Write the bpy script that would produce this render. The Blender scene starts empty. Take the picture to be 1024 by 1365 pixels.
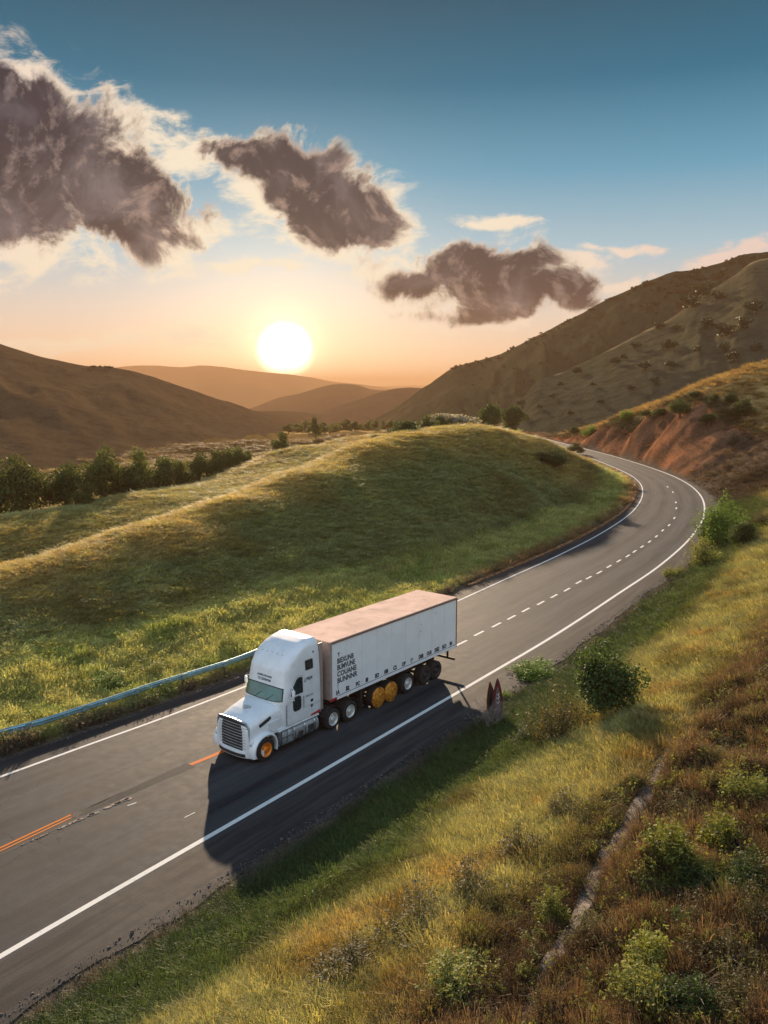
import bpy, bmesh, math, random
import numpy as np
from mathutils import Vector, Matrix, noise as mnoise

random.seed(7); rng = np.random.default_rng(11)
R = math.radians
scn = bpy.context.scene
COL = scn.collection

# ------------------------------------------------------------------ camera
F = 1100.0; CAMH = 15.2; PITCH = math.atan(167.5 / F)
cam_d = bpy.data.cameras.new('camera'); cam = bpy.data.objects.new('camera', cam_d); COL.objects.link(cam)
cam.location = (0, 0, CAMH); cam.rotation_euler = (R(90) - PITCH, 0, 0)
cam_d.sensor_fit = 'VERTICAL'; cam_d.sensor_height = 24.0; cam_d.lens = F / 1365.0 * 24.0
cam_d.clip_start = 0.1; cam_d.clip_end = 30000
scn.camera = cam

# ------------------------------------------------------------------ exposure
EXPO = 1.5; EX = 2 ** EXPO
scn.view_settings.view_transform = 'Standard'; scn.view_settings.look = 'None'
scn.view_settings.exposure = EXPO; scn.view_settings.gamma = 1.0
scn.cycles.max_bounces = 5; scn.cycles.diffuse_bounces = 2; scn.cycles.glossy_bounces = 2
scn.cycles.transmission_bounces = 3; scn.cycles.transparent_max_bounces = 8; scn.cycles.volume_bounces = 0
scn.cycles.use_denoising = True; scn.cycles.sample_clamp_indirect = 4.0
scn.cycles.caustics_reflective = False; scn.cycles.caustics_refractive = False

def ray(u, v):
    a = (u - 512) / F; b = -(v - 682.5) / F
    return np.array([a, math.cos(PITCH) + b * math.sin(PITCH), -math.sin(PITCH) + b * math.cos(PITCH)])
def at(u, v, Y):
    d = ray(u, v) * (Y / ray(u, v)[1]); return np.array([d[0], Y, CAMH + d[2]])
def srgb(r, g, b):
    f = lambda c: (c / 255 / 12.92) if c / 255 <= 0.04045 else ((c / 255 + 0.055) / 1.055) ** 2.4
    return (f(r), f(g), f(b))

# ------------------------------------------------------------------ sun
SUN_AZ = R(-6.8)          # measured from +Y, negative is towards -X
SUN_EL = R(13.5)
sund = bpy.data.lights.new('sun', 'SUN'); sund.energy = 5.0; sund.angle = R(0.8); sund.color = (1.0, 0.76, 0.52)
sun = bpy.data.objects.new('sun', sund); COL.objects.link(sun)
sdir = Vector((math.sin(SUN_AZ) * math.cos(SUN_EL), math.cos(SUN_AZ) * math.cos(SUN_EL), math.sin(SUN_EL)))
sun.rotation_euler = sdir.to_track_quat('Z', 'Y').to_euler(); sun.location = (0, 60, 60)

# ------------------------------------------------------------------ node expression helper
class X:
    """wraps a socket (or number) of a node tree so that shaders can be written as expressions"""
    def __init__(s, t, sock): s.t = t; s.s = sock
    def _m(s, op, *a, clamp=False):
        n = s.t.nodes.new('ShaderNodeMath'); n.operation = op; n.use_clamp = clamp
        for i, q in enumerate((s,) + a):
            if isinstance(q, X): s.t.links.new(q.s, n.inputs[i])
            else: n.inputs[i].default_value = q
        return X(s.t, n.outputs[0])
    def __add__(s, o): return s._m('ADD', o)
    __radd__ = __add__
    def __sub__(s, o): return s._m('SUBTRACT', o)
    def __rsub__(s, o): return s._m('MULTIPLY', -1.0)._m('ADD', o)
    def __mul__(s, o): return s._m('MULTIPLY', o)
    __rmul__ = __mul__
    def __truediv__(s, o): return s._m('DIVIDE', o)
    def pow(s, o): return s._m('POWER', o)
    def max(s, o): return s._m('MAXIMUM', o)
    def min(s, o): return s._m('MINIMUM', o)
    def abs(s): return s._m('ABSOLUTE')
    def sat(s): return s._m('ADD', 0.0, clamp=True)
    def exp(s): return s._m('EXPONENT')
    def sm(s, a, b):       # smoothstep
        n = s.t.nodes.new('ShaderNodeMapRange'); n.interpolation_type = 'SMOOTHSTEP'
        s.t.links.new(s.s, n.inputs[0]); n.inputs[1].default_value = a; n.inputs[2].default_value = b
        return X(s.t, n.outputs[0])
def nmix(t, f, a, b, mode='MIX'):
    n = t.nodes.new('ShaderNodeMix'); n.data_type = 'RGBA'; n.blend_type = mode
    for i, q in ((0, f), (6, a), (7, b)):
        if isinstance(q, X): t.links.new(q.s, n.inputs[i])
        elif hasattr(q, 'is_output'): t.links.new(q, n.inputs[i])
        elif i == 0: n.inputs[0].default_value = q
        else: n.inputs[i].default_value = (*q[:3], 1)
    return X(t, n.outputs[2])
def nramp(t, f, stops, interp='LINEAR'):
    n = t.nodes.new('ShaderNodeValToRGB'); t.links.new(f.s, n.inputs[0]); e = n.color_ramp.elements
    n.color_ramp.interpolation = interp
    while len(e) < len(stops): e.new(0.5)
    for k, (p, c) in enumerate(stops): e[k].position = p; e[k].color = (*c, 1)
    return X(t, n.outputs[0])
def nnoise(t, vec, scale, detail=4, rough=0.5, dist=0.0, lac=2.0, out=0):
    n = t.nodes.new('ShaderNodeTexNoise'); n.inputs['Scale'].default_value = scale; n.inputs['Detail'].default_value = detail
    n.inputs['Roughness'].default_value = rough; n.inputs['Distortion'].default_value = dist; n.inputs['Lacunarity'].default_value = lac
    if vec is not None: t.links.new(vec.s if isinstance(vec, X) else vec, n.inputs['Vector'])
    return X(t, n.outputs[out])
def vmath(t, op, a, b=None, sc=None):
    n = t.nodes.new('ShaderNodeVectorMath'); n.operation = op
    for i, q in ((0, a), (1, b)):
        if q is None: continue
        if isinstance(q, X): t.links.new(q.s, n.inputs[i])
        else: n.inputs[i].default_value = q
    if sc is not None: n.inputs['Scale'].default_value = sc
    return X(t, n.outputs[1] if op in ('LENGTH', 'DOT_PRODUCT') else n.outputs[0])
def combine(t, x, y, z=0.0):
    n = t.nodes.new('ShaderNodeCombineXYZ')
    for i, q in enumerate((x, y, z)):
        if isinstance(q, X): t.links.new(q.s, n.inputs[i])
        else: n.inputs[i].default_value = q
    return X(t, n.outputs[0])

# ------------------------------------------------------------------ world: sky and clouds
world = bpy.data.worlds.new('World'); scn.world = world; world.use_nodes = True
wt = world.node_tree; wt.nodes.clear()
tc = wt.nodes.new('ShaderNodeTexCoord'); dirv = X(wt, tc.outputs['Generated'])
sp = wt.nodes.new('ShaderNodeSeparateXYZ'); wt.links.new(dirv.s, sp.inputs[0])
dx, dy, dz = (X(wt, sp.outputs[i]) for i in range(3))
sky = wt.nodes.new('ShaderNodeTexSky'); sky.sky_type = 'NISHITA'; sky.sun_disc = False
sky.sun_elevation = SUN_EL; sky.sun_rotation = SUN_AZ; sky.air_density = 1.0; sky.dust_density = 1.5
# elevation gradient, seen in the direction of the sun
S = lambda r, g, b: srgb(r, g, b)
grad = nramp(wt, dz, [(0.0, S(252, 214, 176)), (0.035, S(252, 222, 190)), (0.09, S(226, 216, 204)), (0.155, S(166, 200, 214)),
                      (0.235, S(92, 162, 192)), (0.32, S(4, 112, 144)), (0.42, S(0, 76, 100)), (0.60, S(20, 76, 115)), (1.0, S(40, 90, 130))])
backs = nramp(wt, dz, [(0.0, S(226, 226, 232)), (0.2, S(232, 242, 252)), (0.6, S(216, 236, 255)), (1.0, S(120, 175, 220))])  # unseen sky behind the camera, brightened to fill the shaded sides
bf = (dy * -1.0).sm(-0.35, 0.35)
base = nmix(wt, bf, grad, vmath(wt, 'SCALE', backs, sc=1.3))
# warm side towards the sun, teal away from it
SVIS = Vector(ray(380, 468)).normalized()      # where the veiled disc hangs over the ridge
sd = vmath(wt, 'DOT_PRODUCT', dirv, tuple(SVIS))
glow1 = sd.max(0.0).pow(30.0)
glow2 = sd.max(0.0).pow(110.0)
glow3 = sd.max(0.0).pow(1500.0)
core = sd.sm(math.cos(R(2.15)), math.cos(R(0.7)))
def addc(a, f, c):
    m = nmix(wt, 1.0, combine(wt, f * c[0], f * c[1], f * c[2]), a, 'ADD'); return m
base = addc(base, glow1 * dz.sm(0.40, 0.0), (0.15, 0.10, 0.06))
base = addc(base, glow2, (0.50, 0.32, 0.15))
# clouds in the plane coordinates of the sky in front
U = dx / dy.max(0.05); V = dz / dy.max(0.05)
P = combine(wt, U, V)
def uv(u, v):
    d = ray(u, v); return (d[0] / d[1], d[2] / d[1])
warp = nnoise(wt, P, 7.0, 3, 0.55, out=1)
Pw = vmath(wt, 'ADD', P, vmath(wt, 'SCALE', vmath(wt, 'SUBTRACT', warp, (0.5, 0.5, 0.5)), sc=0.05))
def blob(cu, cv, ru, rv, ang, k=1.0):
    n = wt.nodes.new('ShaderNodeMapping'); n.vector_type = 'TEXTURE'
    wt.links.new(Pw.s, n.inputs[0]); c = uv(cu, cv)
    n.inputs['Location'].default_value = (c[0], c[1], 0); n.inputs['Rotation'].default_value = (0, 0, R(-ang))
    n.inputs['Scale'].default_value = (ru / F, rv / F, 1)
    return (1.0 - vmath(wt, 'LENGTH', X(wt, n.outputs[0]))) * k
def umax(L):
    m = L[0]
    for q in L[1:]: m = m.max(q)
    return m
thick = umax([blob(60, 195, 150, 92, 32), blob(150, 270, 120, 60, 18), blob(20, 270, 120, 60, 0), blob(200, 300, 55, 38, 10, .8),
              blob(432, 262, 112, 58, 32), blob(335, 212, 70, 30, 12, .8), blob(478, 300, 60, 42, 0),
              blob(640, 376, 105, 44, -3), blob(565, 382, 62, 20, 0, .8), blob(735, 388, 62, 30, 8, .9), blob(640, 414, 85, 15, -3, .7)])
thin = umax([blob(60, 105, 110, 34, 34, 1.15), blob(160, 170, 44, 80, -30, 1.2), blob(240, 200, 130, 42, 22, 1.3), blob(350, 260, 90, 60, 40, 1.2),
             blob(505, 295, 80, 62, 20, 1.2), blob(420, 310, 110, 60, 25, 1.1), blob(200, 315, 120, 60, 10, 1.1), blob(60, 330, 170, 50, 0, 1.1),
             blob(655, 297, 80, 12, 2), blob(822, 331, 90, 9, 4, 1.), blob(770, 350, 80, 22, 0, .9), blob(835, 378, 60, 12, -14),
             blob(600, 425, 90, 16, 0, .6), blob(960, 352, 90, 22, -18, 1.1), blob(995, 332, 24, 12, -15, 1.2), blob(90, 452, 220, 15, 1, 1.), blob(250, 444, 120, 12, -6, .9), blob(460, 345, 110, 28, 0, .8), blob(640, 385, 170, 70, 0, .9), blob(330, 355, 200, 14, 3, .8)])
n_hi = nnoise(wt, P, 15.0, 10, 0.62, 0.35)
soff = uv(380, 468)
tosun = vmath(wt, 'NORMALIZE', vmath(wt, 'SUBTRACT', (soff[0], soff[1], 0), P) if False else vmath(wt, 'SUBTRACT', X(wt, P.s), (soff[0], soff[1], 0)))
P2 = vmath(wt, 'SUBTRACT', P, vmath(wt, 'SCALE', tosun, sc=0.011))
n_s = nnoise(wt, P2, 15.0, 8, 0.62, 0.35)
dens = thick * 1.05 + (n_hi - 0.5) * 2.9 + 0.12
dens2 = thick * 1.05 + (n_s - 0.5) * 2.9 + 0.12
a_thick = dens.sm(-0.08, 0.26) * thick.sm(-0.42, 0.0)
dark = dens.sm(0.05, 0.42)
lumps = nnoise(wt, P, 7.5, 6, .62, .6)
relief = (dens - dens2) * 1.7                        # brighter where the cloud thins towards the sun
Pt = wt.nodes.new('ShaderNodeMapping'); wt.links.new(Pw.s, Pt.inputs[0]); Pt.inputs['Rotation'].default_value = (0, 0, R(28)); Pt.inputs['Scale'].default_value = (1, 2.6, 1)
n_t = nnoise(wt, X(wt, Pt.outputs[0]), 11, 9, .66, .5)
dens_t = thin * 0.95 + (n_t - 0.5) * 3.0 + (n_hi - .5) * 2.0 - 0.06
a_thin = dens_t.sm(-0.05, 0.65) * thin.sm(-0.35, 0.2) * 0.95
warmth = sd.sm(0.86, 0.995)
lightc = nmix(wt, warmth, S(240, 214, 200), S(255, 240, 212))
edgec = nmix(wt, (relief * 2.2 + 0.5).sat(), nmix(wt, warmth, S(150, 158, 168), S(206, 178, 158)), lightc)
darkc = nmix(wt, lumps.sm(.44, .70), nmix(wt, warmth, S(24, 38, 58), S(40, 48, 64)), nmix(wt, warmth, S(66, 84, 104), S(116, 108, 112)))
midc = nmix(wt, warmth, S(104, 114, 130), S(188, 160, 146))
ccol = nmix(wt, dark, edgec, darkc)
ccol = nmix(wt, ((relief * 1.3 - 0.12).sat() * 0.8).sat(), ccol, midc)
base = nmix(wt, a_thin, base, lightc)
base = nmix(wt, a_thick, base, ccol)
# glare and disc of the low sun, laid over the clouds
base = addc(base, glow3, (1.1, 0.85, 0.5))
base = addc(base, core, (3.0, 2.6, 1.9))
# below the horizon
base = nmix(wt, dz.sm(-0.001, -0.04), base, S(150, 128, 108))
# physical sky under it
NISH = 0.35
bg = wt.nodes.new('ShaderNodeBackground'); bg.inputs['Strength'].default_value = 0.10
tot = nmix(wt, 1.0, vmath(wt, 'SCALE', base, sc=10.0 / EX * 0.97), vmath(wt, 'SCALE', X(wt, sky.outputs[0]), sc=0.003), 'ADD')
wt.links.new(tot.s, bg.inputs[0])
wo = wt.nodes.new('ShaderNodeOutputWorld'); wt.links.new(bg.outputs[0], wo.inputs[0])
world.cycles.sampling_method = 'MANUAL'; world.cycles.sample_map_resolution = 512

# ------------------------------------------------------------------ object helpers
def tag(o, label=None, cat=None, group=None, kind=None):
    if label: o['label'] = label
    if cat: o['category'] = cat
    if group: o['group'] = group
    if kind: o['kind'] = kind
    return o
def root(name, loc, rz=0.0, **k):
    o = bpy.data.objects.new(name, None); COL.objects.link(o); o.location = loc; o.rotation_euler = (0, 0, rz)
    o.empty_display_size = 0.3; return tag(o, **k)
def mesh(name, verts, faces, mats=None, parent=None, smooth=False, matidx=None, link=True):
    me = bpy.data.meshes.new(name)
    if isinstance(verts, np.ndarray) and isinstance(faces, np.ndarray):
        me.vertices.add(len(verts)); me.vertices.foreach_set('co', np.ascontiguousarray(verts, dtype=np.float32).ravel())
        k = faces.shape[1]; n = len(faces)
        me.loops.add(n * k); me.loops.foreach_set('vertex_index', np.ascontiguousarray(faces, dtype=np.int32).ravel())
        me.polygons.add(n); me.polygons.foreach_set('loop_start', np.arange(0, n * k, k, dtype=np.int32))
        me.update(calc_edges=True); me.validate()
    else:
        me.from_pydata([tuple(float(c) for c in v) for v in verts], [], [tuple(int(c) for c in f) for f in faces]); me.update()
    for m in (mats if isinstance(mats, (list, tuple)) else [mats] if mats else []): me.materials.append(m)
    if matidx is not None: me.polygons.foreach_set('material_index', np.array(matidx, dtype=np.int32))
    if smooth: me.polygons.foreach_set('use_smooth', np.ones(len(me.polygons), dtype=bool))
    o = bpy.data.objects.new(name, me)
    if link: COL.objects.link(o)
    if parent: o.parent = parent
    return o
def copy_tree(o, parent=None):
    c = o.copy(); COL.objects.link(c)
    if parent: c.parent = parent
    for ch in o.children: copy_tree(ch, c)
    return c

class MB:
    def __init__(s): s.v = []; s.f = []
    def add(s, v, f):
        b = len(s.v); s.v += [tuple(q) for q in v]; s.f += [tuple(i + b for i in q) for q in f]; return s
    def box(s, x0, x1, y0, y1, z0, z1, bev=0.0):
        if bev <= 0:
            v = [(x, y, z) for x in (x0, x1) for y in (y0, y1) for z in (z0, z1)]
            return s.add(v, [(0, 1, 3, 2), (4, 6, 7, 5), (0, 4, 5, 1), (2, 3, 7, 6), (0, 2, 6, 4), (1, 5, 7, 3)])
        bm = bmesh.new(); bmesh.ops.create_cube(bm, size=1.0)
        for q in bm.verts: q.co = ((x0 + x1) / 2 + q.co.x * (x1 - x0), (y0 + y1) / 2 + q.co.y * (y1 - y0), (z0 + z1) / 2 + q.co.z * (z1 - z0))
        bmesh.ops.bevel(bm, geom=bm.edges[:], offset=bev, segments=2, profile=0.5, affect='EDGES')
        bm.verts.index_update(); s.add([tuple(q.co) for q in bm.verts], [tuple(q.index for q in f.verts) for f in bm.faces]); bm.free(); return s
    def tube(s, pts, r, n=10, caps=True):
        pts = [Vector(p) for p in pts]; rr = r if isinstance(r, (list, tuple)) else [r] * len(pts); v = []; f = []
        up = Vector((0, 0, 1)); prev = None
        for i, p in enumerate(pts):
            d = (pts[min(i + 1, len(pts) - 1)] - pts[max(i - 1, 0)]).normalized()
            if prev is None: a = d.orthogonal().normalized()
            else: a = (prev - d * prev.dot(d)).normalized()
            prev = a; b = d.cross(a)
            for k in range(n):
                t = 2 * math.pi * k / n; v.append(p + (a * math.cos(t) + b * math.sin(t)) * rr[i])
        for i in range(len(pts) - 1):
            for k in range(n): f.append((i * n + k, i * n + (k + 1) % n, (i + 1) * n + (k + 1) % n, (i + 1) * n + k))
        if caps: f += [tuple(range(n - 1, -1, -1)), tuple((len(pts) - 1) * n + k for k in range(n))]
        return s.add(v, f)
    def lathe(s, prof, n=32, c=(0, 0, 0)):     # profile (radius, y): axis along Y
        v = [(c[0] + r * math.cos(2 * math.pi * k / n), c[1] + y, c[2] + r * math.sin(2 * math.pi * k / n)) for r, y in prof for k in range(n)]
        f = [(i * n + k, i * n + (k + 1) % n, (i + 1) * n + (k + 1) % n, (i + 1) * n + k) for i in range(len(prof) - 1) for k in range(n)]
        return s.add(v, f)
    def prism(s, poly, y0, y1):                # polygon in (x,z) extruded along y
        n = len(poly); v = [(x, y0, z) for x, z in poly] + [(x, y1, z) for x, z in poly]
        return s.add(v, [tuple(range(n)), tuple(range(2 * n - 1, n - 1, -1))] + [(i, i + n, (i + 1) % n + n, (i + 1) % n) for i in range(n)])
    def grid(s, fn, nu, nv, flip=False):
        v = [fn(i / nu, j / nv) for i in range(nu + 1) for j in range(nv + 1)]
        f = []
        for i in range(nu):
            for j in range(nv):
                a = i * (nv + 1) + j; q = (a, a + 1, a + nv + 2, a + nv + 1); f.append(q[::-1] if flip else q)
        return s.add(v, f)
    def build(s, name, mat, parent=None, smooth=False, fix=True):
        o = mesh(name, s.v, s.f, mat, parent)
        bm = bmesh.new(); bm.from_mesh(o.data)
        if fix: bmesh.ops.recalc_face_normals(bm, faces=bm.faces[:])
        if smooth:
            for f in bm.faces: f.smooth = True
            for e in bm.edges:
                if len(e.link_faces) == 2 and e.calc_face_angle(0) > R(38): e.smooth = False
        bm.to_mesh(o.data); bm.free(); return o

# ------------------------------------------------------------------ numpy noise
_perm = rng.random((256, 256))
def vnoise(x, y):
    xi = np.floor(x).astype(int); yi = np.floor(y).astype(int); fx = x - xi; fy = y - yi
    fx = fx * fx * (3 - 2 * fx); fy = fy * fy * (3 - 2 * fy)
    g = lambda a, b: _perm[a % 256, b % 256]
    return (g(xi, yi) * (1 - fx) + g(xi + 1, yi) * fx) * (1 - fy) + (g(xi, yi + 1) * (1 - fx) + g(xi + 1, yi + 1) * fx) * fy
def fbm(x, y, o=4, g=0.5):
    s = 0; a = 1; t = 0
    for k in range(o):
        s = s + a * vnoise(x * 2 ** k + 17.3 * k, y * 2 ** k + 9.1 * k); t += a; a *= g
    return s / t
def sstep(a, b, x):
    t = np.clip((x - a) / (b - a), 0, 1); return t * t * (3 - 2 * t)

# ------------------------------------------------------------------ the road line
def catmull(pts, per=12):
    P = np.array(pts, float); P = np.vstack([2 * P[0] - P[1], P, 2 * P[-1] - P[-2]]); out = []
    for i in range(1, len(P) - 2):
        for k in range(per):
            t = k / per; a, b, c, d = P[i - 1:i + 3]
            out.append(0.5 * ((2 * b) + (-a + c) * t + (2 * a - 5 * b + 4 * c - d) * t * t + (-a + 3 * b - 3 * c + d) * t ** 3))
    out.append(P[-2]); return np.array(out)
# right white line, and road width between the white lines
RL = [(-28.6, -6.3, 10.2), (-17.0, 10.9, 10.1), (-10.4, 20.3, 10.0), (-5.6, 26.9, 9.6), (-1.9, 32.0, 9.2), (5.0, 41.6, 8.9), (10.6, 49.5, 8.8), (17.0, 59.2, 8.8), (23.9, 69.9, 8.7),
      (31.4, 83.2, 8.4), (38.5, 98.3, 8.0), (44.6, 115.7, 7.6), (48.5, 133.5, 7.0), (50.2, 153.2, 6.6), (50.4, 181.6, 6.2), (48.7, 214.2, 6.0), (46.6, 249.3, 6.0), (43.5, 278.0, 6), (36, 302, 6), (25, 318, 6)]
rl = catmull(RL, 14)
tan_ = np.gradient(rl[:, :2], axis=0); tan_ /= np.linalg.norm(tan_, axis=1)[:, None]
nor = np.stack([-tan_[:, 1], tan_[:, 0]], 1)         # to the left (far side)
cum = np.concatenate([[0], np.cumsum(np.linalg.norm(np.diff(rl[:, :2], axis=0), axis=1))])
def road_pt(k, off):      # off metres left of the right white line at sample k
    return rl[k, :2] + nor[k] * off
def side_w(k):            # asphalt beyond the right white line
    y = rl[k, 1]; return float(np.interp(y, [0, 18, 26, 42, 60, 80, 98, 115, 140, 160, 200], [2.4, 2.5, 2.6, 2.4, 1.9, 2.2, 2.0, 1.6, .7, .5, .5]))
def side_l(k):
    y = rl[k, 1]; return float(np.interp(y, [0, 45, 60, 100, 200], [1.55, 1.5, 1.3, .9, .6]))
NR = len(rl)
def road_sd(x, y, chunk=20000):
    """for points: distance off to the left of the right white line, index of the nearest road sample"""
    x = np.ravel(x); y = np.ravel(y); off = np.empty(len(x)); idx = np.empty(len(x), int)
    C = rl[:, :2] + nor * (rl[:, 2:3] / 2)
    for i in range(0, len(x), chunk):
        a = slice(i, i + chunk); d = (x[a, None] - C[None, :, 0]) ** 2 + (y[a, None] - C[None, :, 1]) ** 2
        k = d.argmin(1); idx[a] = k
        v = np.stack([x[a] - rl[k, 0], y[a] - rl[k, 1]], 1)
        t = (v * tan_[k]).sum(1)
        o = (v * nor[k]).sum(1); dd = np.sqrt(d[np.arange(len(k)), k]); w = rl[k, 2]
        end = np.abs(t) > 6
        off[a] = np.where(end, np.where(o < w / 2, w / 2 - dd, w / 2 + dd), o)
    return off, idx
SW = np.array([side_w(k) for k in range(NR)]); SL = np.array([side_l(k) for k in range(NR)])

# ------------------------------------------------------------------ terrain: control points
ctrl = []
for k in range(0, NR, 7):
    for o in (-SW[k], rl[k, 2] / 2, rl[k, 2] + SL[k]): 
        q = road_pt(k, o); ctrl.append((q[0], q[1], 0.0))
for k in range(0, NR, 9):                               # the near slope right of the road
    if rl[k, 1] < 98:
        for s in (1.2, 6, 12, 20, 34):
            sl = np.interp(rl[k, 1], [0, 70, 98], [0.42, 0.42, 0.5])
            q = road_pt(k, -SW[k] - s)
            if s > 7 and rl[k, 1] > 75: continue
            ctrl.append((q[0], q[1], max(0, s - 0.7) * sl * (1 - s * 0.006)))
def hyp(u, v, Y): ctrl.append(tuple(at(u, v, Y)))
# mid hill crest: height such that its shadow ends where the lit strip begins
for u, v, Yb in [(-150, 800, 36), (0, 770, 39.5), (100, 743, 42), (200, 703, 45), (300, 667, 50), (400, 631, 55.5), (500, 596, 62.5), (560, 583, 67), (620, 577, 74.5),
                (680, 583, 84), (740, 597, 101), (800, 623, 117)]:
    k = -ray(u, v)[2] / ray(u, v)[1]; sl = math.tan(SUN_EL); Y = (CAMH - .25 + sl * Yb) / (k + sl); hyp(u, v, Y)
    for f in (0.0, .25, .5, .75):
        y_ = Yb + (Y - Yb) * f; ctrl.append(((u - 512) / F * y_, y_, .25 + (y_ - Yb) * sl * .95))
for u, Y, z in [(620, 150, 4), (700, 150, 1.0), (760, 150, .1), (560, 150, 4.3), (500, 140, 3.2), (640, 190, .3), (560, 200, 0.6), (700, 200, -.4), (620, 250, -.5)]:
    ctrl.append(((u - 512) / F * Y, Y, z))
# valley behind it, second crest and spur
for u, Y, z in [(0, 68, -2.2), (100, 77, -2.2), (200, 88, -1.5), (300, 100, .6), (400, 116, 2.4), (-150, 62, -2)]: ctrl.append(((u - 512) / F * Y, Y, z))
for u, v, Y in [(-150, 705, 84), (0, 692, 90), (60, 683, 97), (130, 669, 107), (200, 657, 118), (300, 632, 140), (360, 606, 155), (440, 592, 175), (540, 585, 190)]: hyp(u, v, Y)
for u, Y, z in [(0, 105, -3), (100, 118, -3), (200, 138, -3.5), (300, 165, -3), (400, 190, -1.5), (-150, 100, -3), (480, 230, -2)]: ctrl.append(((u - 512) / F * Y, Y, z))
for u in (-400, -100, 100, 250, 400, 520, 640): ctrl.append(((u - 512) / F * 300, 300, -7 if u < 450 else -4))
# cut bank and hill on the right of the bend
for u, v, Y in [(785, 580, 216), (820, 563, 200), (860, 556, 176), (900, 560, 160), (930, 567, 152), (960, 578, 144), (785, 571, 240), (820, 556, 226), (860, 543, 205), (920, 522, 200),
                (980, 500, 192), (1024, 488, 187), (1150, 455, 180), (1024, 545, 150), (1024, 575, 134), (980, 560, 150), (1024, 605, 122), (990, 590, 137), (1024, 650, 109), (1150, 560, 120), (1150, 630, 95), (1150, 700, 75)]: hyp(u, v, Y)
for u, Y, z in [(820, 262, 0), (900, 250, 2), (1000, 245, 6), (1150, 240, 10), (760, 290, -3), (900, 330, -5), (1300, 300, 0)]: ctrl.append(((u - 512) / F * Y, Y, z))
for a in range(-180, 180, 24):
    for r, z in ((500, -14), (800, -28), (1500, -60), (3000, -110), (6000, -115), (12500, -115)): ctrl.append((r * math.sin(R(a)), r * math.cos(R(a)), z))
for a in (-150, -120, -90, 90, 120, 150, 180):
    for r in (60, 200): ctrl.append((r * math.sin(R(a)), r * math.cos(R(a)), 3 if a > 0 else -3))
ctrl = np.array(ctrl)
def lp(x, y):
    r = np.sqrt(x * x + y * y) + 4.0; return np.stack([np.arctan2(x, y) * 1.0, np.log(r)], 1)
cp = lp(ctrl[:, 0], ctrl[:, 1]); keep = []
for i in range(len(cp)):
    if all(np.hypot(*(cp[i] - cp[j])) > 0.008 for j in keep): keep.append(i)
cp = cp[keep]; cz = ctrl[keep, 2]
def _phi(d): return np.where(d > 0, d * d * np.log(d + 1e-12), 0)
_n = len(cp); D = np.sqrt(((cp[:, None] - cp[None]) ** 2).sum(2)); A = np.zeros((_n + 3, _n + 3))
A[:_n, :_n] = _phi(D) + np.eye(_n) * 2e-5; A[:_n, _n] = 1; A[:_n, _n + 1:] = cp; A[_n, :_n] = 1; A[_n + 1:, :_n] = cp.T
W_ = np.linalg.solve(A, np.concatenate([cz, np.zeros(3)]))
def terrain_raw(x, y):
    p = lp(x, y); z = np.empty(len(x))
    for i in range(0, len(x), 20000):
        q = p[i:i + 20000]; d = np.sqrt(((q[:, None] - cp[None]) ** 2).sum(2)); z[i:i + 20000] = _phi(d) @ W_[:_n] + W_[_n] + q @ W_[_n + 1:]
    return z
def terrain(x, y, off=None, idx=None, full=False):
    x = np.atleast_1d(np.asarray(x, float)); y = np.atleast_1d(np.asarray(y, float))
    z = terrain_raw(x, y)
    if off is None: off, idx = road_sd(x, y)
    w = rl[idx, 2]; out_r = -off - SW[idx]; out_l = off - w - SL[idx]; e = np.maximum(out_r, out_l)   # metres outside the asphalt
    r = np.hypot(x, y)
    amp = np.interp(r, [5, 40, 60, 130, 180, 500, 3000], [.45, .6, .5, .6, 2.0, 7, 9])
    rough = (fbm(x / 9, y / 9, 4) - .5) * amp + (fbm(x / 2.2 + 40, y / 2.2, 3) - .5) * .35
    lump = sstep(10, 12.5, out_r) * sstep(75, 60, y); rough = rough + lump * (np.maximum(fbm(x / 1.5 + 3, y / 1.5, 3) - .45, 0) * 1.5)
    # gullies of the cut bank
    cut = sstep(.5, 5, out_r) * sstep(26, 15, out_r) * sstep(105, 125, rl[idx, 1]) * sstep(240, 215, rl[idx, 1])
    gul = fbm(cum[idx] / 2.6 + out_r * .10, out_r / 20, 4) - .5
    z = z + rough * sstep(0.3, 6, e) + cut * gul * 1.9
    b = sstep(0.2, 1.6, e)
    far = sstep(450, 380, r)
    z = z * b - 0.03 * (1 - b)
    lo = np.interp(e, [1, 5], [-.05, -3.]); z = np.where((e < 5) & (z < lo), lo, z)
    z = np.where(e < 0.2, -0.03, z)
    # ditch lip right of the road
    return (z, off, idx, e, out_r, out_l) if full else z
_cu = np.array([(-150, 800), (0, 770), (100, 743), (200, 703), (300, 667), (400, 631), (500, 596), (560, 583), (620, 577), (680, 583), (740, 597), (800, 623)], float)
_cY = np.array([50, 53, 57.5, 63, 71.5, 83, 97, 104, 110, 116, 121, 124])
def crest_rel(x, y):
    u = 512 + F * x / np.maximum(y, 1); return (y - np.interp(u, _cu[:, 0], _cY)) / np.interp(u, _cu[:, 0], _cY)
def tz(x, y): return float(terrain([x], [y])[0])
def hit(u, v, tmin=5, tmax=600):
    d = ray(u, v); ts = np.geomspace(tmin, tmax, 900); x = d[0] * ts; y = d[1] * ts; h = CAMH + d[2] * ts; z = terrain(x, y)
    k = np.argmax(z >= h)
    if z[k] < h[k]: return None
    return Vector((x[k], y[k], z[k]))

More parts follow.
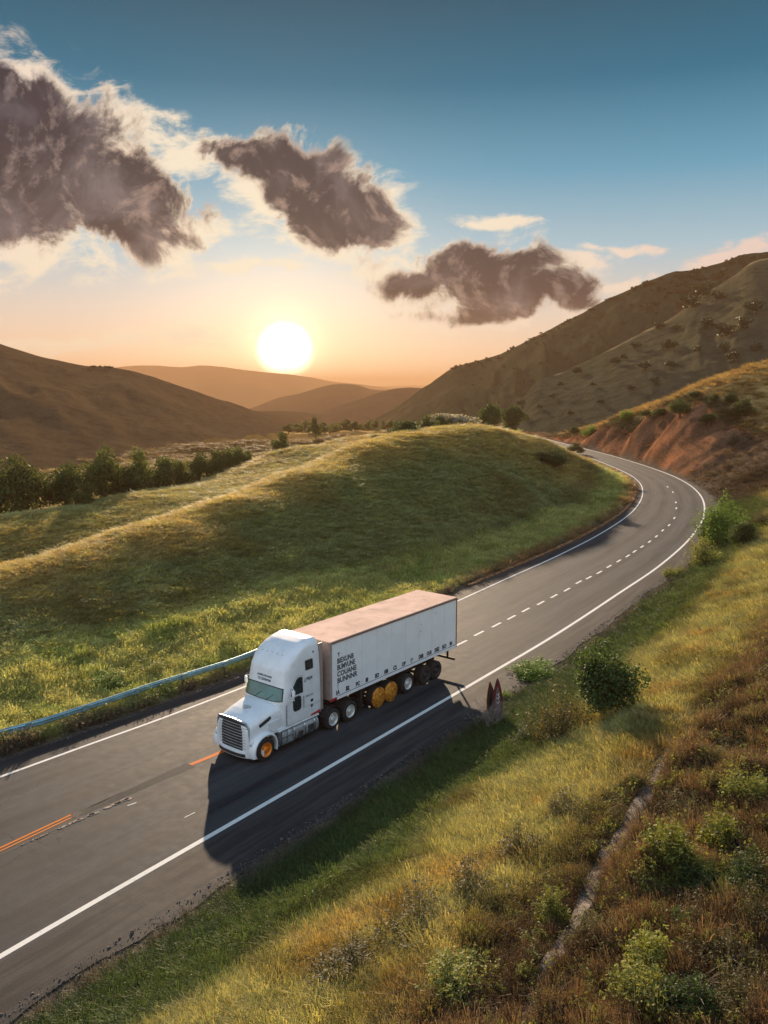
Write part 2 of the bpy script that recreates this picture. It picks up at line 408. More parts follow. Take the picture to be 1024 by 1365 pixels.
# ------------------------------------------------------------------ materials
def newmat(name):
    m = bpy.data.materials.new(name); m.use_nodes = True; t = m.node_tree; t.nodes.clear()
    o = t.nodes.new('ShaderNodeOutputMaterial'); b = t.nodes.new('ShaderNodeBsdfPrincipled'); t.links.new(b.outputs[0], o.inputs[0]); return m, t, b, o
def setc(t, b, k, q):
    if isinstance(q, X): t.links.new(q.s, b.inputs[k])
    elif isinstance(q, (tuple, list)): b.inputs[k].default_value = (*q[:3], 1)
    else: b.inputs[k].default_value = q
def objv(t): return X(t, t.nodes.new('ShaderNodeTexCoord').outputs['Object'])
def bump(t, b, h, strength=0.5, dist=0.02):
    n = t.nodes.new('ShaderNodeBump'); n.inputs['Strength'].default_value = strength; n.inputs['Distance'].default_value = dist
    t.links.new(h.s, n.inputs['Height']); t.links.new(n.outputs[0], b.inputs['Normal'])
def attr(t, name, typ='GEOMETRY', out=0):
    n = t.nodes.new('ShaderNodeAttribute'); n.attribute_type = typ; n.attribute_name = name; return X(t, n.outputs[out])
def simple(name, col, rough=0.5, metal=0.0, var=0.15, scale=6.0, spec=0.5, coat=0.0, bmp=0.0, bscale=60, dirt=None):
    m, t, b, o = newmat(name); v = objv(t); n = nnoise(t, v, scale, 5, 0.6)
    lo = tuple(c * (1 - var) for c in col); hi = tuple(min(1, c * (1 + var)) for c in col)
    c = nmix(t, n.sm(.3, .7), lo, hi)
    if dirt: c = nmix(t, nnoise(t, v, dirt[1], 6, .65).sm(.5, .8) * dirt[2], c, dirt[0])
    setc(t, b, 'Base Color', c); setc(t, b, 'Roughness', (n * 0.25 + (rough - 0.12)).sat()); setc(t, b, 'Metallic', metal)
    b.inputs['Specular IOR Level'].default_value = spec; b.inputs['Coat Weight'].default_value = coat
    if bmp: bump(t, b, nnoise(t, v, bscale, 4, .6), bmp)
    return m
def set_attr(o, name, arr, kind='FLOAT_COLOR'):
    a = o.data.attributes.new(name, kind, 'POINT')
    if kind == 'FLOAT_COLOR':
        c = np.ones((len(arr), 4), np.float32); c[:, :3] = arr; a.data.foreach_set('color', c.ravel())
    elif kind == 'FLOAT_VECTOR': a.data.foreach_set('vector', np.ascontiguousarray(arr, np.float32).ravel())
    else: a.data.foreach_set('value', np.ascontiguousarray(arr, np.float32))

# ground cover colour by place (plants and soil, with the crest's sunlit gold painted in)
C_ = lambda *a: np.array(a)
GREEN = C_(.075, .105, .028); VERGE = C_(.045, .070, .022); YEL = C_(.34, .31, .115); BROWN = C_(.125, .083, .050); OLIVE = C_(.175, .185, .075)
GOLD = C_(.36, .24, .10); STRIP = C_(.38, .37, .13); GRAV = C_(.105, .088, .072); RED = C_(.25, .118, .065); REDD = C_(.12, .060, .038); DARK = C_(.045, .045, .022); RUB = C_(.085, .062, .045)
def lerp(a, b, t): return a * (1 - t)[:, None] + b * t[:, None]
def zone_colour(x, y, z, e, o_r, o_l, idx):
    n1 = fbm(x / 7 + 5, y / 7, 4); n2 = fbm(x / 1.6, y / 1.6 + 9, 3); ry = rl[idx, 1]; r = np.hypot(x, y)
    # right slope
    w = e + (n1 - .5) * 3.5
    c = np.tile(VERGE, (len(x), 1)); c = lerp(c, GREEN, sstep(1.4, 3.0, w)); c = lerp(c, YEL, sstep(4.2, 6.2, w) )
    c = lerp(c, YEL * C_(1.05, .85, .8), sstep(.5, .7, n2) * sstep(4, 7, w))
    c = lerp(c, BROWN, sstep(9.4, 11.6, w) * sstep(75, 60, y)); c = lerp(c, GREEN * 1.2, sstep(.62, .75, n2) * sstep(12, 14, e) * .7)
    c = lerp(c, YEL * C_(.8, .95, .8), sstep(45, 60, y) * sstep(6, 9, w) * .6)
    # cut bank and the hill above it
    bank = sstep(100, 114, ry + (n1 - .5) * 14) 
    top = at_top(x, y, z, o_r)
    streak = fbm(cum[idx] / 2.0 + o_r * .15, o_r / 9, 4)
    b = lerp(np.tile(REDD, (len(x), 1)), RED, sstep(.40, .62, streak)); b = lerp(b, RED * C_(1.25, 1.15, 1.1), sstep(.6, .75, streak))
    b = lerp(b, RUB, sstep(152, 132, ry) * sstep(.3, .55, n1 + .12)); b = lerp(b, DARK * 1.4, top * .85)
    b = lerp(b, GOLD, at_hill(x, y, z, o_r)); 
    right = lerp(c, b, bank)
    # left
    l = np.tile(STRIP, (len(x), 1)); l = lerp(l, STRIP * C_(.6, .75, .6), sstep(.5, .7, n2) * .8)
    wl = e + (n1 - .5) * 4
    lim = np.interp(ry, [0, 40, 60, 90, 120, 140], [9, 9, 6.5, 5.5, 4.5, 3])
    l = lerp(l, OLIVE, sstep(0, 2.5, wl - lim)); 
    l = lerp(l, OLIVE * C_(.8, .62, .5), sstep(.52, .68, n1) * sstep(0, 3, wl - lim) * .6)
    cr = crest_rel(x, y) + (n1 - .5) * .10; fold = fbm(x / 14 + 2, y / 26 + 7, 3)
    l = lerp(l, GOLD * C_(.95, 1.05, 1.0), sstep(-.13, -.02, cr) * (.45 + .55 * sstep(.35, .6, fold)) * .9 * (e > 6) * (1 - .5 * sstep(.10, .22, cr) * (x < -8)))  # gold along the crest paints the sunlit rim into the colour
    l = lerp(l, GOLD * C_(.75, .8, .75), sstep(125, 175, r) * sstep(.35, .6, n1 + .15) * .85)
    l = lerp(l, GOLD * C_(.42, .42, .40) * (.25 + 1.1 * fbm(x / 45, y / 70, 4))[:, None], sstep(200, 300, r))
    col = np.where((o_r > o_l)[:, None], right, l)
    gr = sstep(1.3, .3, e + (n2 - .5) * 1.1)
    col = lerp(col, GRAV, gr)
    inner = sstep(2.6, 1.0, e) * (o_l > o_r) * sstep(55, 60, ry)
    col = lerp(col, C_(.26, .14, .07)[None] * np.ones((len(x), 1)), inner * sstep(.35, .55, n2 + .1) * .8)
    return col * (0.85 + .3 * fbm(x / .6, y / .6, 2))[:, None]
# outline of the cut bank's top edge: metres from the road against road sample
def at_top(x, y, z, o_r): 
    k = y; lim = np.interp(k, [110, 130, 150, 165, 180, 200, 215, 240], [10, 12, 10.5, 9.0, 6.6, 4.4, 3.0, 2.0]); return sstep(0, .8, o_r - lim) * sstep(4.5, 3.0, o_r - lim)
def at_hill(x, y, z, o_r):
    k = y; lim = np.interp(k, [110, 130, 150, 165, 180, 200, 215, 240], [10, 12, 10.5, 9.0, 6.6, 4.4, 3.0, 2.0]); return sstep(2.5, 4.5, o_r - lim + (fbm(x / 4, y / 4, 2) - .5) * 5)

# ------------------------------------------------------------------ ground sheet, to the horizon
th = np.concatenate([np.linspace(-180, -50, 60)[:-1], np.linspace(-50, -30, 90)[:-1], np.linspace(-30, 31, 620)[:-1], np.linspace(31, 50, 90)[:-1], np.linspace(50, 180, 60)]) * math.pi / 180
rr = np.concatenate([np.geomspace(1.0, 9, 30)[:-1], np.geomspace(9, 320, 560)[:-1], np.geomspace(320, 12000, 90)])
TH, RR = np.meshgrid(th, rr, indexing='ij'); gx = (RR * np.sin(TH)).ravel(); gy = (RR * np.cos(TH)).ravel()
gz, goff, gidx, ge, gor, gol = terrain(gx, gy, full=True)
nt, nr_ = TH.shape; ii, jj = np.meshgrid(np.arange(nt - 1), np.arange(nr_ - 1), indexing='ij'); a = (ii * nr_ + jj).ravel()
gf = np.stack([a, a + 1, a + nr_ + 1, a + nr_], 1)[:, ::-1]
m_ground, t, b, o_ = newmat('meadow_soil')
v = objv(t); base_c = attr(t, 'col')
n = nnoise(t, v, 3.0, 8, .7); n2 = nnoise(t, v, .35, 5, .6)
c = nmix(t, 1.0, base_c, nramp(t, n, [(.25, (.38, .40, .36)), (.5, (1, 1, 1)), (.75, (1.7, 1.6, 1.45))]), 'MULTIPLY')
c = nmix(t, 1.0, c, nramp(t, n2, [(.3, (.75, .78, .75)), (.7, (1.2, 1.15, 1.1))]), 'MULTIPLY')
setc(t, b, 'Base Color', c); b.inputs['Roughness'].default_value = 1.0; b.inputs['Specular IOR Level'].default_value = .0
bump(t, b, n, 1.0, .25)
ground = mesh('ground', np.stack([gx, gy, gz], 1), gf[:, :], m_ground, smooth=True); tag(ground, kind='structure')
# inner cap under the camera
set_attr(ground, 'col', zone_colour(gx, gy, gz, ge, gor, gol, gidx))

# ------------------------------------------------------------------ road
def strip(name, ks, o0, o1, z, mat, nx=1, **kw):
    vv = []; lat = []; al = []
    for k in ks:
        a0 = o0(k) if callable(o0) else o0; a1 = o1(k) if callable(o1) else o1
        for j in range(nx + 1):
            o = a0 + (a1 - a0) * j / nx; q = road_pt(k, o); vv.append((q[0], q[1], z)); lat.append(o / rl[k, 2]); al.append(cum[k])
    n = nx + 1; ff = [(i * n + j, (i + 1) * n + j, (i + 1) * n + j + 1, i * n + j + 1) for i in range(len(ks) - 1) for j in range(nx)]
    ff = [f[::-1] for f in ff]
    o = mesh(name, vv, ff, mat)
    bm = bmesh.new(); bm.from_mesh(o.data)
    for f in bm.faces:
        if f.normal.z < 0: f.normal_flip()
    bm.to_mesh(o.data); bm.free()
    set_attr(o, 'lat', lat, 'FLOAT'); set_attr(o, 'along', al, 'FLOAT'); return tag(o, **kw)
K = list(range(NR))
m_asph, t, b, o_ = newmat('worn_asphalt')
lat = attr(t, 'lat', out=2); al = attr(t, 'along', out=2); v = objv(t)
sv = combine(t, al * .07, lat * 10.0); st = nnoise(t, sv, 2.2, 6, .62); big = nnoise(t, v, .11, 4, .6); fine = nnoise(t, v, 24, 4, .8); mid = nnoise(t, v, 2.3, 5, .65)
wob = lat + (big - .5) * .05
tr = 0
for cpos in (.12, .36, .62, .88): 
    g_ = ((wob - cpos) * (1 / .055)); tr = (g_ * g_ * -1.0).exp() + tr
c = nmix(t, (tr * .60 + (st - .5) * 1.9 + .15).sat(), (.058, .060, .064), (.016, .018, .022))
c = nmix(t, (big.sm(.45, .7)) * .4, c, (.066, .060, .057))
sh = (lat.sm(-.02, -.06) + lat.sm(1.02, 1.06)).sat()
c = nmix(t, sh, c, nmix(t, st.sm(.42, .62), (.032, .030, .031), (.060, .054, .050)))
c = nmix(t, 1.0, c, nramp(t, fine, [(.3, (.45, .45, .45)), (.5, (1, 1, 1)), (.66, (1.25, 1.2, 1.15)), (.76, (2.6, 2.4, 2.2))]), 'MULTIPLY')
c = nmix(t, mid.sm(.48, .70) * .45, c, (.05, .047, .045))
n = t.nodes.new('ShaderNodeTexVoronoi'); n.feature = 'DISTANCE_TO_EDGE'; n.inputs['Scale'].default_value = .32
t.links.new(vmath(t, 'ADD', v, vmath(t, 'SCALE', nnoise(t, v, 1.5, 4, .6, out=1), sc=1.1)).s, n.inputs['Vector'])
crack = X(t, n.outputs['Distance']).sm(.010, .002) * nnoise(t, v, .09, 2).sm(.52, .62)
c = nmix(t, crack * .8, c, (.018, .017, .016))
setc(t, b, 'Base Color', c); setc(t, b, 'Roughness', (mid * .2 + .66 - tr * .04).sat()); b.inputs['Specular IOR Level'].default_value = .06
bump(t, b, fine, .5, .012)
road = strip('road', K, lambda k: -SW[k] - .12 * math.sin(cum[k] * .9) - .25 * (vnoise(np.array([cum[k] * 1.3]), np.array([3.]))[0] - .5), lambda k: rl[k, 2] + SL[k] + .2 * (vnoise(np.array([cum[k] * 1.1]), np.array([8.]))[0] - .5), 0.0, m_asph, 10, kind='structure')
def paint_mat(name, col, wear=.5):
    m, t, b, o = newmat(name); v = objv(t); w = nnoise(t, v, 5, 8, .75).sm(.56, .70) * wear; f = nnoise(t, v, 42, 3, .7).sm(.58, .72) * .55
    setc(t, b, 'Base Color', nmix(t, (w + f).sat(), nmix(t, nnoise(t, v, .7, 4), tuple(q * .82 for q in col), col), (.09, .08, .072))); b.inputs['Roughness'].default_value = .8; b.inputs['Specular IOR Level'].default_value = .05; bump(t, b, nnoise(t, v, 40, 2), .3, .01); return m
m_white = paint_mat('white_road_paint', (.74, .72, .68)); m_orange = paint_mat('orange_road_paint', (.66, .19, .02), .6)
m_groove = simple('dark_groove', (.020, .018, .018), .9, var=.4, scale=20)
strip('edge_line', K, -.20, 0.0, .004, m_white, 1, kind='structure')
kl = [k for k in K if rl[k, 1] < 260]
strip('edge_line', kl, lambda k: rl[k, 2], lambda k: rl[k, 2] + .15, .004, m_white, 1, kind='structure')
def near_k(x, y):
    return int(((rl[:, 0] - x) ** 2 + (rl[:, 1] - y) ** 2).argmin())
def gpt(u, v):
    d = ray(u, v); return d * (-CAMH / d[2]) + np.array([0, 0, CAMH])
dashpx = [(615.6, 857), (638.5, 844.4), (662, 833), (682, 823), (701, 813), (721, 803.7), (738.7, 794.6), (756, 786), (771.6, 776), (785, 770), (799, 763), (812, 755), (825, 747.7), (837, 741),
          (846, 735), (856, 728.7), (866, 722), (875, 715), (883.5, 707), (892, 700), (899, 690.5), (901.7, 677.5), (901, 669.7), (897, 656), (890, 649)]
mb = MB(); dash_off = []
_o, _k = road_sd(np.array([gpt(*q)[0] for q in dashpx]), np.array([gpt(*q)[1] for q in dashpx]))
for (u, v), o, k in zip(dashpx, _o, _k):
    g = gpt(u, v); tn = tan_[k]; nn = nor[k]; L = .62 if v > 700 else .75; w = .085
    q = [(g[0] + tn[0] * a_ * L + nn[0] * b_ * w, g[1] + tn[1] * a_ * L + nn[1] * b_ * w, .004) for a_, b_ in ((-1, -1), (1, -1), (1, 1), (-1, 1))]; mb.add(q, [(0, 1, 2, 3)]); dash_off.append(o)
tag(mb.build('centre_dashes', m_white), kind='structure')
# double orange line, rumble grooves and broken joint left of the truck
def seg(u0, v0, u1, v1, off, w, z, mb, jag=0):
    A_ = gpt(u0, v0)[:2]; B_ = gpt(u1, v1)[:2]; d = (B_ - A_); L = np.linalg.norm(d); d /= L; n_ = np.array([-d[1], d[0]]); N = max(2, int(L / .25)) if jag else 1; vv = []; ff = []
    for i in range(N + 1):
        p = A_ + d * L * i / N; j = (random.random() - .5) * jag; j2 = (random.random() - .5) * jag
        vv += [(*(p + n_ * (off - w / 2 + j)), z), (*(p + n_ * (off + w / 2 + j2)), z)]
    ff = [(2 * i, 2 * i + 2, 2 * i + 3, 2 * i + 1) for i in range(N)]; mb.add(vv, ff)
mb = MB(); seg(-60, 1161, 104, 1084, .10, .09, .005, mb); seg(-60, 1161, 104, 1084, -.08, .07, .005, mb); 
tag(mb.build('centre_line', m_orange), kind='structure')
mb = MB(); seg(254, 1019.5, 300, 1000.5, 0, .22, .005, mb); tag(mb.build('centre_line', paint_mat('pale_orange_paint', (.62, .17, .04), .35)), kind='structure')
mb = MB(); seg(-60, 1163, 102, 1087, -.22, .10, .0045, mb, .07)
for k_ in range(6): seg(104 + k_ * 2, 1083.5, 254, 1019.5, -.24 + k_ * .095, .042, .005, mb)
seg(98, 1088, 170, 1057, .16, .05, .005, mb, .02); seg(98, 1090, 106, 1082, 0, .3, .006, mb)
tag(mb.build('rumble_grooves', m_groove), kind='structure')
mb = MB(); seg(170, 1074, 182, 1070, 0, .05, .005, mb); seg(246, 1090, 260, 1083, 0, .04, .005, mb); tag(mb.build('paint_scrap', m_white), kind='structure')
m_crumb = simple('broken_joint', (.30, .22, .17), .9, var=.4, scale=8)
mb = MB()
for i in range(34):
    f = random.random(); u = 20 + f * 152; v = 1129 - (u - 20) * .435 + 1.5; g = gpt(u, v); s = random.uniform(.05, .16) * (.5 + f)
    an = R(50) + random.uniform(-.5, .5); ca, sa = math.cos(an), math.sin(an); L = s * random.uniform(1, 1.8)
    pts = [(math.cos(q) * L * random.uniform(.7, 1), math.sin(q) * s * .5 * random.uniform(.7, 1)) for q in np.linspace(0, 2 * math.pi, 8)[:-1]]
    vv = [(g[0] + x * ca - y * sa, g[1] + x * sa + y * ca, .002) for x, y in pts]; tp = [(g[0] + (x * ca - y * sa) * .75, g[1] + (x * sa + y * ca) * .75, .018) for x, y in pts]
    n = len(pts); mb.add(vv + tp, [tuple(range(n, 2 * n))] + [(i_, (i_ + 1) % n, (i_ + 1) % n + n, i_ + n) for i_ in range(n)])
tag(mb.build('road_crumbs', m_crumb), kind='stuff')

# ------------------------------------------------------------------ hills as lofts from foot line to crest line
def hillmat(name, cols, rough_scale=.05):
    m, t, b, o = newmat(name); v = objv(t); c = attr(t, 'col')
    n = nnoise(t, v, rough_scale * 6, 8, .68); n2 = nnoise(t, v, rough_scale, 4, .6); n3 = nnoise(t, v, 1.6, 4, .7)
    c = nmix(t, n.sm(.42, .66) * .75, c, cols[0]); c = nmix(t, n2.sm(.5, .7) * .5, c, cols[1])
    c = nmix(t, 1.0, c, nramp(t, n3, [(.3, (.6, .6, .6)), (.7, (1.35, 1.35, 1.35))]), 'MULTIPLY')
    setc(t, b, 'Base Color', c); b.inputs['Roughness'].default_value = 1.0; b.inputs['Specular IOR Level'].default_value = .0; bump(t, b, n, 1.0, 1.2); return m
def interp_line(pts, n):
    P = np.array(pts, float); d = np.concatenate([[0], np.cumsum(np.hypot(np.diff(P[:, 0]), np.diff(P[:, 1]) ))]); d /= d[-1]; u = np.linspace(0, 1, n)
    return np.stack([np.interp(u, d, P[:, i]) for i in range(3)], 1)
HILLS = {}
def hill(name, crest, foot, mat, col, nu=260, nv=70, gul=1.0, gscale=30.0, prof=1.0, back=.9, seed=0, spur=None):
    cu = catmull([at(*q) for q in crest], 20); fu = catmull([at(*q) for q in foot], 20)
    # parametrise both by bearing so that they pair up
    def byaz(P, a): az = np.arctan2(P[:, 0], P[:, 1]); o = np.argsort(az); return np.stack([np.interp(a, az[o], P[o, i]) for i in range(3)], 1)
    ca = np.arctan2(cu[:, 0], cu[:, 1]); a = np.linspace(ca.min(), ca.max(), nu)
    Cc = byaz(cu, a); Fc = byaz(fu, a); arc = np.concatenate([[0], np.cumsum(np.linalg.norm(np.diff(Cc[:, :2], axis=0), axis=1))])
    Cc[:, 2] += (fbm(arc / gscale * 1.2 + seed, arc * 0 + seed, 4) - .5) * gul * 4.0
    V = []; 
    for j in range(nv + 1):
        s = j / nv * (1 + back)
        if s <= 1:
            f = s; hgt = (f ** prof) * (1 - .0) ; hgt = hgt * (1 - .25 * np.sin(f * math.pi) * 0); xy = Fc[:, :2] * (1 - f) + Cc[:, :2] * f; z = Fc[:, 2] + (Cc[:, 2] - Fc[:, 2]) * hgt
        else:
            f = (s - 1); d = Cc[:, :2] - Fc[:, :2]; xy = Cc[:, :2] + d * f; z = Cc[:, 2] - (Cc[:, 2] - Fc[:, 2] + 2) * (f / back) ** 1.2
        w = math.sin(min(1, s) * math.pi) if s <= 1 else math.sin(math.pi * min(1, f / back)) * .5
        gn = fbm(arc / gscale + s * .6 + seed, np.full(nu, s * 1.3 + seed), 5, .55); gn = 1 - np.abs(gn * 2 - 1) * 1.6
        g2 = fbm(xy[:, 0] / gscale * 2 + seed, xy[:, 1] / gscale * 2, 5) - .5
        hh = np.maximum(Cc[:, 2] - Fc[:, 2], 2)
        z = z + w * (gn - .65) * hh * .22 * gul + g2 * hh * .06 * min(1, s * 4)
        V.append(np.column_stack([xy, z]))
    V = np.array(V).transpose(1, 0, 2).reshape(-1, 3)
    ii, jj = np.meshgrid(np.arange(nu - 1), np.arange(nv), indexing='ij'); q = (ii * (nv + 1) + jj).ravel(); f = np.stack([q, q + nv + 1, q + nv + 2, q + 1], 1)
    o = mesh(name, V, f, mat, smooth=True); tag(o, kind='structure')
    cc = col(V, np.tile(np.linspace(0, 1 + back, nv + 1), nu)) if callable(col) else np.tile(np.array(col), (len(V), 1)); set_attr(o, 'col', cc)
    HILLS[seed] = (o, V.reshape(nu, nv + 1, 3), a); return o
m_brown = hillmat('dry_hill_grass', [(.045, .033, .020), (.13, .085, .048)], .03)
m_olive = hillmat('scrub_hill_grass', [(.026, .029, .016), (.095, .075, .042)], .03)
m_far = hillmat('far_hill_scrub', [(.05, .035, .025), (.07, .05, .03)], .008)
hill('hill', [(-900, 350, 420), (-500, 370, 430), (-250, 405, 430), (-80, 436, 430), (0, 458, 430), (60, 475, 440), (110, 487, 450), (135, 488, 460), (160, 491, 470), (230, 512, 510), (300, 535, 570), (340, 549, 620), (385, 563, 680), (430, 580, 740)],
     [(-900, 760, 180), (-500, 720, 190), (-250, 690, 200), (0, 640, 215), (120, 620, 245), (240, 604, 290), (300, 592, 340), (350, 583, 380), (400, 584, 430), (450, 587, 520)], m_brown, (.085, .058, .034), gul=.8, gscale=70, seed=1, prof=1.15)
hill('hill', [(485, 566, 820), (505, 555, 800), (540, 535, 760), (572, 512, 720), (590, 500, 700), (604, 491, 690), (625, 484, 680), (645, 479, 670), (662, 473, 650), (700, 454, 620), (760, 425, 590), (830, 391, 560), (870, 375, 550), (900, 366, 540), (960, 352, 530), (1024, 335, 520), (1200, 330, 505), (1500, 335, 490)],
     [(485, 585, 640), (540, 582, 560), (590, 570, 500), (640, 572, 450), (700, 575, 420), (800, 570, 400), (1024, 560, 380), (1500, 560, 370)], m_olive, (.032, .040, .026), gul=1.3, gscale=60, seed=2, nu=360, nv=90)
hill('hill', [(640, 582, 305), (655, 572, 312), (690, 541, 330), (705, 520, 340), (719, 505, 350), (735, 499, 357), (750, 494, 362), (790, 476, 372), (829, 456, 382), (865, 438, 392), (896, 423, 402), (936, 395, 415), (980, 368, 425), (1024, 345, 432), (1200, 325, 440), (1500, 325, 440)],
     [(640, 584, 290), (700, 583, 272), (760, 578, 255), (820, 575, 245), (900, 575, 235), (1024, 570, 230), (1200, 560, 225), (1500, 560, 220)], m_olive, lambda V, sj: np.array([[.062, .060, .038]]) + (np.array([[.17, .12, .065]]) * (sstep(.93, .99, sj) * sstep(1.08, 1.0, sj) * sstep(.35, .62, fbm(V[:, 0] / 14, V[:, 1] / 14 + 3, 3)))[:, None]) * (.75 + .5 * fbm(V[:, 0] / 25, V[:, 2] / 25, 3))[:, None], gul=.35, gscale=50, seed=3, nu=320, nv=90, back=.6, prof=.85)  # tan line paints a sunlit edge along the crest
hill('far_hills', [(290, 560, 1800), (340, 542, 1850), (370, 531, 1900), (400, 525, 1900), (430, 516, 1900), (450, 512, 1900), (475, 513, 1950), (500, 519, 2000), (540, 521, 2100), (570, 525, 2200), (620, 531, 2200)],
     [(290, 586, 1100), (400, 584, 1150), (500, 582, 1200), (620, 580, 1300)], m_far, (.06, .042, .03), gul=1.0, gscale=260, seed=4, nu=160, nv=40)
hill('far_hills', [(345, 578, 1130), (370, 570, 1150), (400, 560, 1180), (430, 549, 1200), (460, 538, 1230), (490, 528, 1250), (510, 521, 1280), (530, 517, 1300), (560, 517, 1350), (600, 522, 1400), (660, 530, 1400)],
     [(345, 590, 800), (430, 590, 850), (500, 588, 880), (660, 586, 950)], m_far, (.06, .042, .03), gul=1.0, gscale=150, seed=5, nu=160, nv=40)
hill('far_hills', [(-500, 480, 4200), (-200, 470, 4200), (0, 480, 4200), (100, 497, 4200), (160, 488, 4200), (200, 486, 4200), (240, 489, 4200), (275, 487, 4200), (330, 493, 4300), (365, 497, 4400), (400, 501, 4500), (440, 507, 4700), (480, 512, 5000), (520, 517, 5200)],
     [(-500, 572, 2700), (200, 570, 2800), (520, 562, 3300)], m_far, (.06, .042, .03), gul=1.1, gscale=500, seed=6, nu=200, nv=30)
hill('far_hills', [(380, 517, 8000), (430, 511, 8000), (470, 513, 8000), (510, 514, 8200), (560, 513, 8300), (620, 515, 8500), (700, 512, 8500), (900, 505, 8500), (1300, 500, 8500)],
     [(380, 540, 6000), (900, 540, 6400), (1300, 540, 6400)], m_far, (.06, .042, .03), gul=.6, gscale=900, seed=7, nu=120, nv=20)

# ------------------------------------------------------------------ haze
hz = MB().box(-11500, 11500, -400, 11500, -180, 118).build('haze', None); tag(hz, kind='stuff')
mh = bpy.data.materials.new('valley_haze'); mh.use_nodes = True; t = mh.node_tree; t.nodes.clear(); o_ = t.nodes.new('ShaderNodeOutputMaterial'); pv = t.nodes.new('ShaderNodeVolumePrincipled')
pv.inputs['Density'].default_value = .00024; pv.inputs['Anisotropy'].default_value = .25; pv.inputs['Color'].default_value = (.36, .225, .13, 1); t.links.new(pv.outputs[0], o_.inputs['Volume']); hz.data.materials.append(mh)

# ------------------------------------------------------------------ the truck (x forward, y to the driver's side, z up)
m_tw = simple('truck_white_paint', (.78, .79, .80), .30, var=.05, scale=1.5, coat=.6, dirt=((.36, .30, .25), 2.2, .25))
m_trl = simple('trailer_panel_white', (.86, .86, .85), .45, var=.04, scale=1.0, dirt=((.60, .57, .53), 1.6, .25))
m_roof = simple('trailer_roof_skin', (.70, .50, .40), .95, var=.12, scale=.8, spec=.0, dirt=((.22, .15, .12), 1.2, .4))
m_trim = simple('brown_trim_rail', (.24, .13, .09), .5, var=.2)
m_dk = simple('dark_frame_steel', (.025, .024, .024), .6, var=.3, scale=10)
m_nose = simple('trailer_nose_panel', (.34, .26, .23), .55, var=.1)
m_gls = simple('tinted_glass', (.02, .13, .115), .10, var=.3, scale=1.2, coat=1.0)
m_gls2 = simple('side_glass', (.02, .035, .04), .1, var=.4, scale=2, coat=1.0)
m_grey = simple('grey_fairing', (.42, .45, .47), .35, metal=.5, var=.25, scale=3, dirt=((.08, .07, .06), 4, .7))
m_chr = simple('chrome', (.62, .63, .65), .18, metal=1.0, var=.08)
m_rub = simple('tyre_rubber', (.018, .017, .017), .85, var=.3, scale=14, bmp=.4, bscale=40)
m_alu = simple('pale_wheel_metal', (.72, .70, .66), .4, metal=.35, var=.15, scale=8)
m_or = simple('orange_wheel_metal', (.95, .26, .03), .38, metal=.25, var=.18, scale=7)
m_gold = None
def goldmat():
    m, t, b, o = newmat('sunlit_gold_disc'); v = objv(t); n = nnoise(t, v, 9, 6, .75, 1.2)
    setc(t, b, 'Base Color', nramp(t, n, [(.36, (.05, .015, .006)), (.47, (.60, .16, .02)), (.58, (.98, .48, .05)), (.72, (1.0, .84, .32))]))
    b.inputs['Roughness'].default_value = .35; b.inputs['Metallic'].default_value = .3; bump(t, b, n, .6, .03); return m
m_gold = goldmat()
m_ink = simple('dark_lettering', (.045, .05, .075), .6, var=.2)
m_red = simple('red_marker', (.42, .03, .04), .4, var=.2)
m_lamp = simple('headlamp_lens', (.55, .58, .6), .1, metal=.2, coat=1.0)
m_wind = m_gls

TH = .90
truck = root('semi_truck', (0, 0, 0), TH + math.pi, label='white semi truck with a long pale trailer driving on the highway', cat='truck')
_fw = Vector((-math.cos(TH), -math.sin(TH), 0)); _lf = Vector((-_fw.y, _fw.x, 0))
_O = Vector((-2.38, 34.93, 0)) - _lf * 1.3
truck.location = _O
TI = []
def join(o, into):
    me = into.data; bm = bmesh.new(); bm.from_mesh(me); k = len(me.materials); base = len(bm.faces)
    for m in o.data.materials: me.materials.append(m)
    T = into.matrix_basis.inverted() @ o.matrix_basis if o.parent is not into else o.matrix_basis
    me2 = o.data.copy(); me2.transform(T); bm.from_mesh(me2); bm.faces.ensure_lookup_table()
    for f in bm.faces[base:]: f.material_index += k
    bm.to_mesh(me); bm.free(); bpy.data.objects.remove(o)
def split_loose(o):
    me = o.data; bm = bmesh.new(); bm.from_mesh(me); seen = set(); groups = []
    for v0 in bm.verts:
        if v0.index in seen: continue
        st = [v0]; g = []; seen.add(v0.index)
        while st:
            q = st.pop(); g.append(q.index)
            for e_ in q.link_edges:
                w_ = e_.other_vert(q)
                if w_.index not in seen: seen.add(w_.index); st.append(w_)
        groups.append(g)
    if len(groups) < 2: bm.free(); return
    for g in groups:
        gs = {i: k for k, i in enumerate(g)}; bm.verts.ensure_lookup_table()
        fs = [tuple(gs[v_.index] for v_ in f.verts) for f in bm.faces if f.verts[0].index in gs]
        sm = [f.smooth for f in bm.faces if f.verts[0].index in gs]
        n_ = mesh(o.name.split('.')[0], [tuple(bm.verts[i].co) for i in g], fs, o.data.materials[0], o.parent); n_.matrix_basis = o.matrix_basis
        n_.data.polygons.foreach_set('use_smooth', sm)
    bm.free(); bpy.data.objects.remove(o)
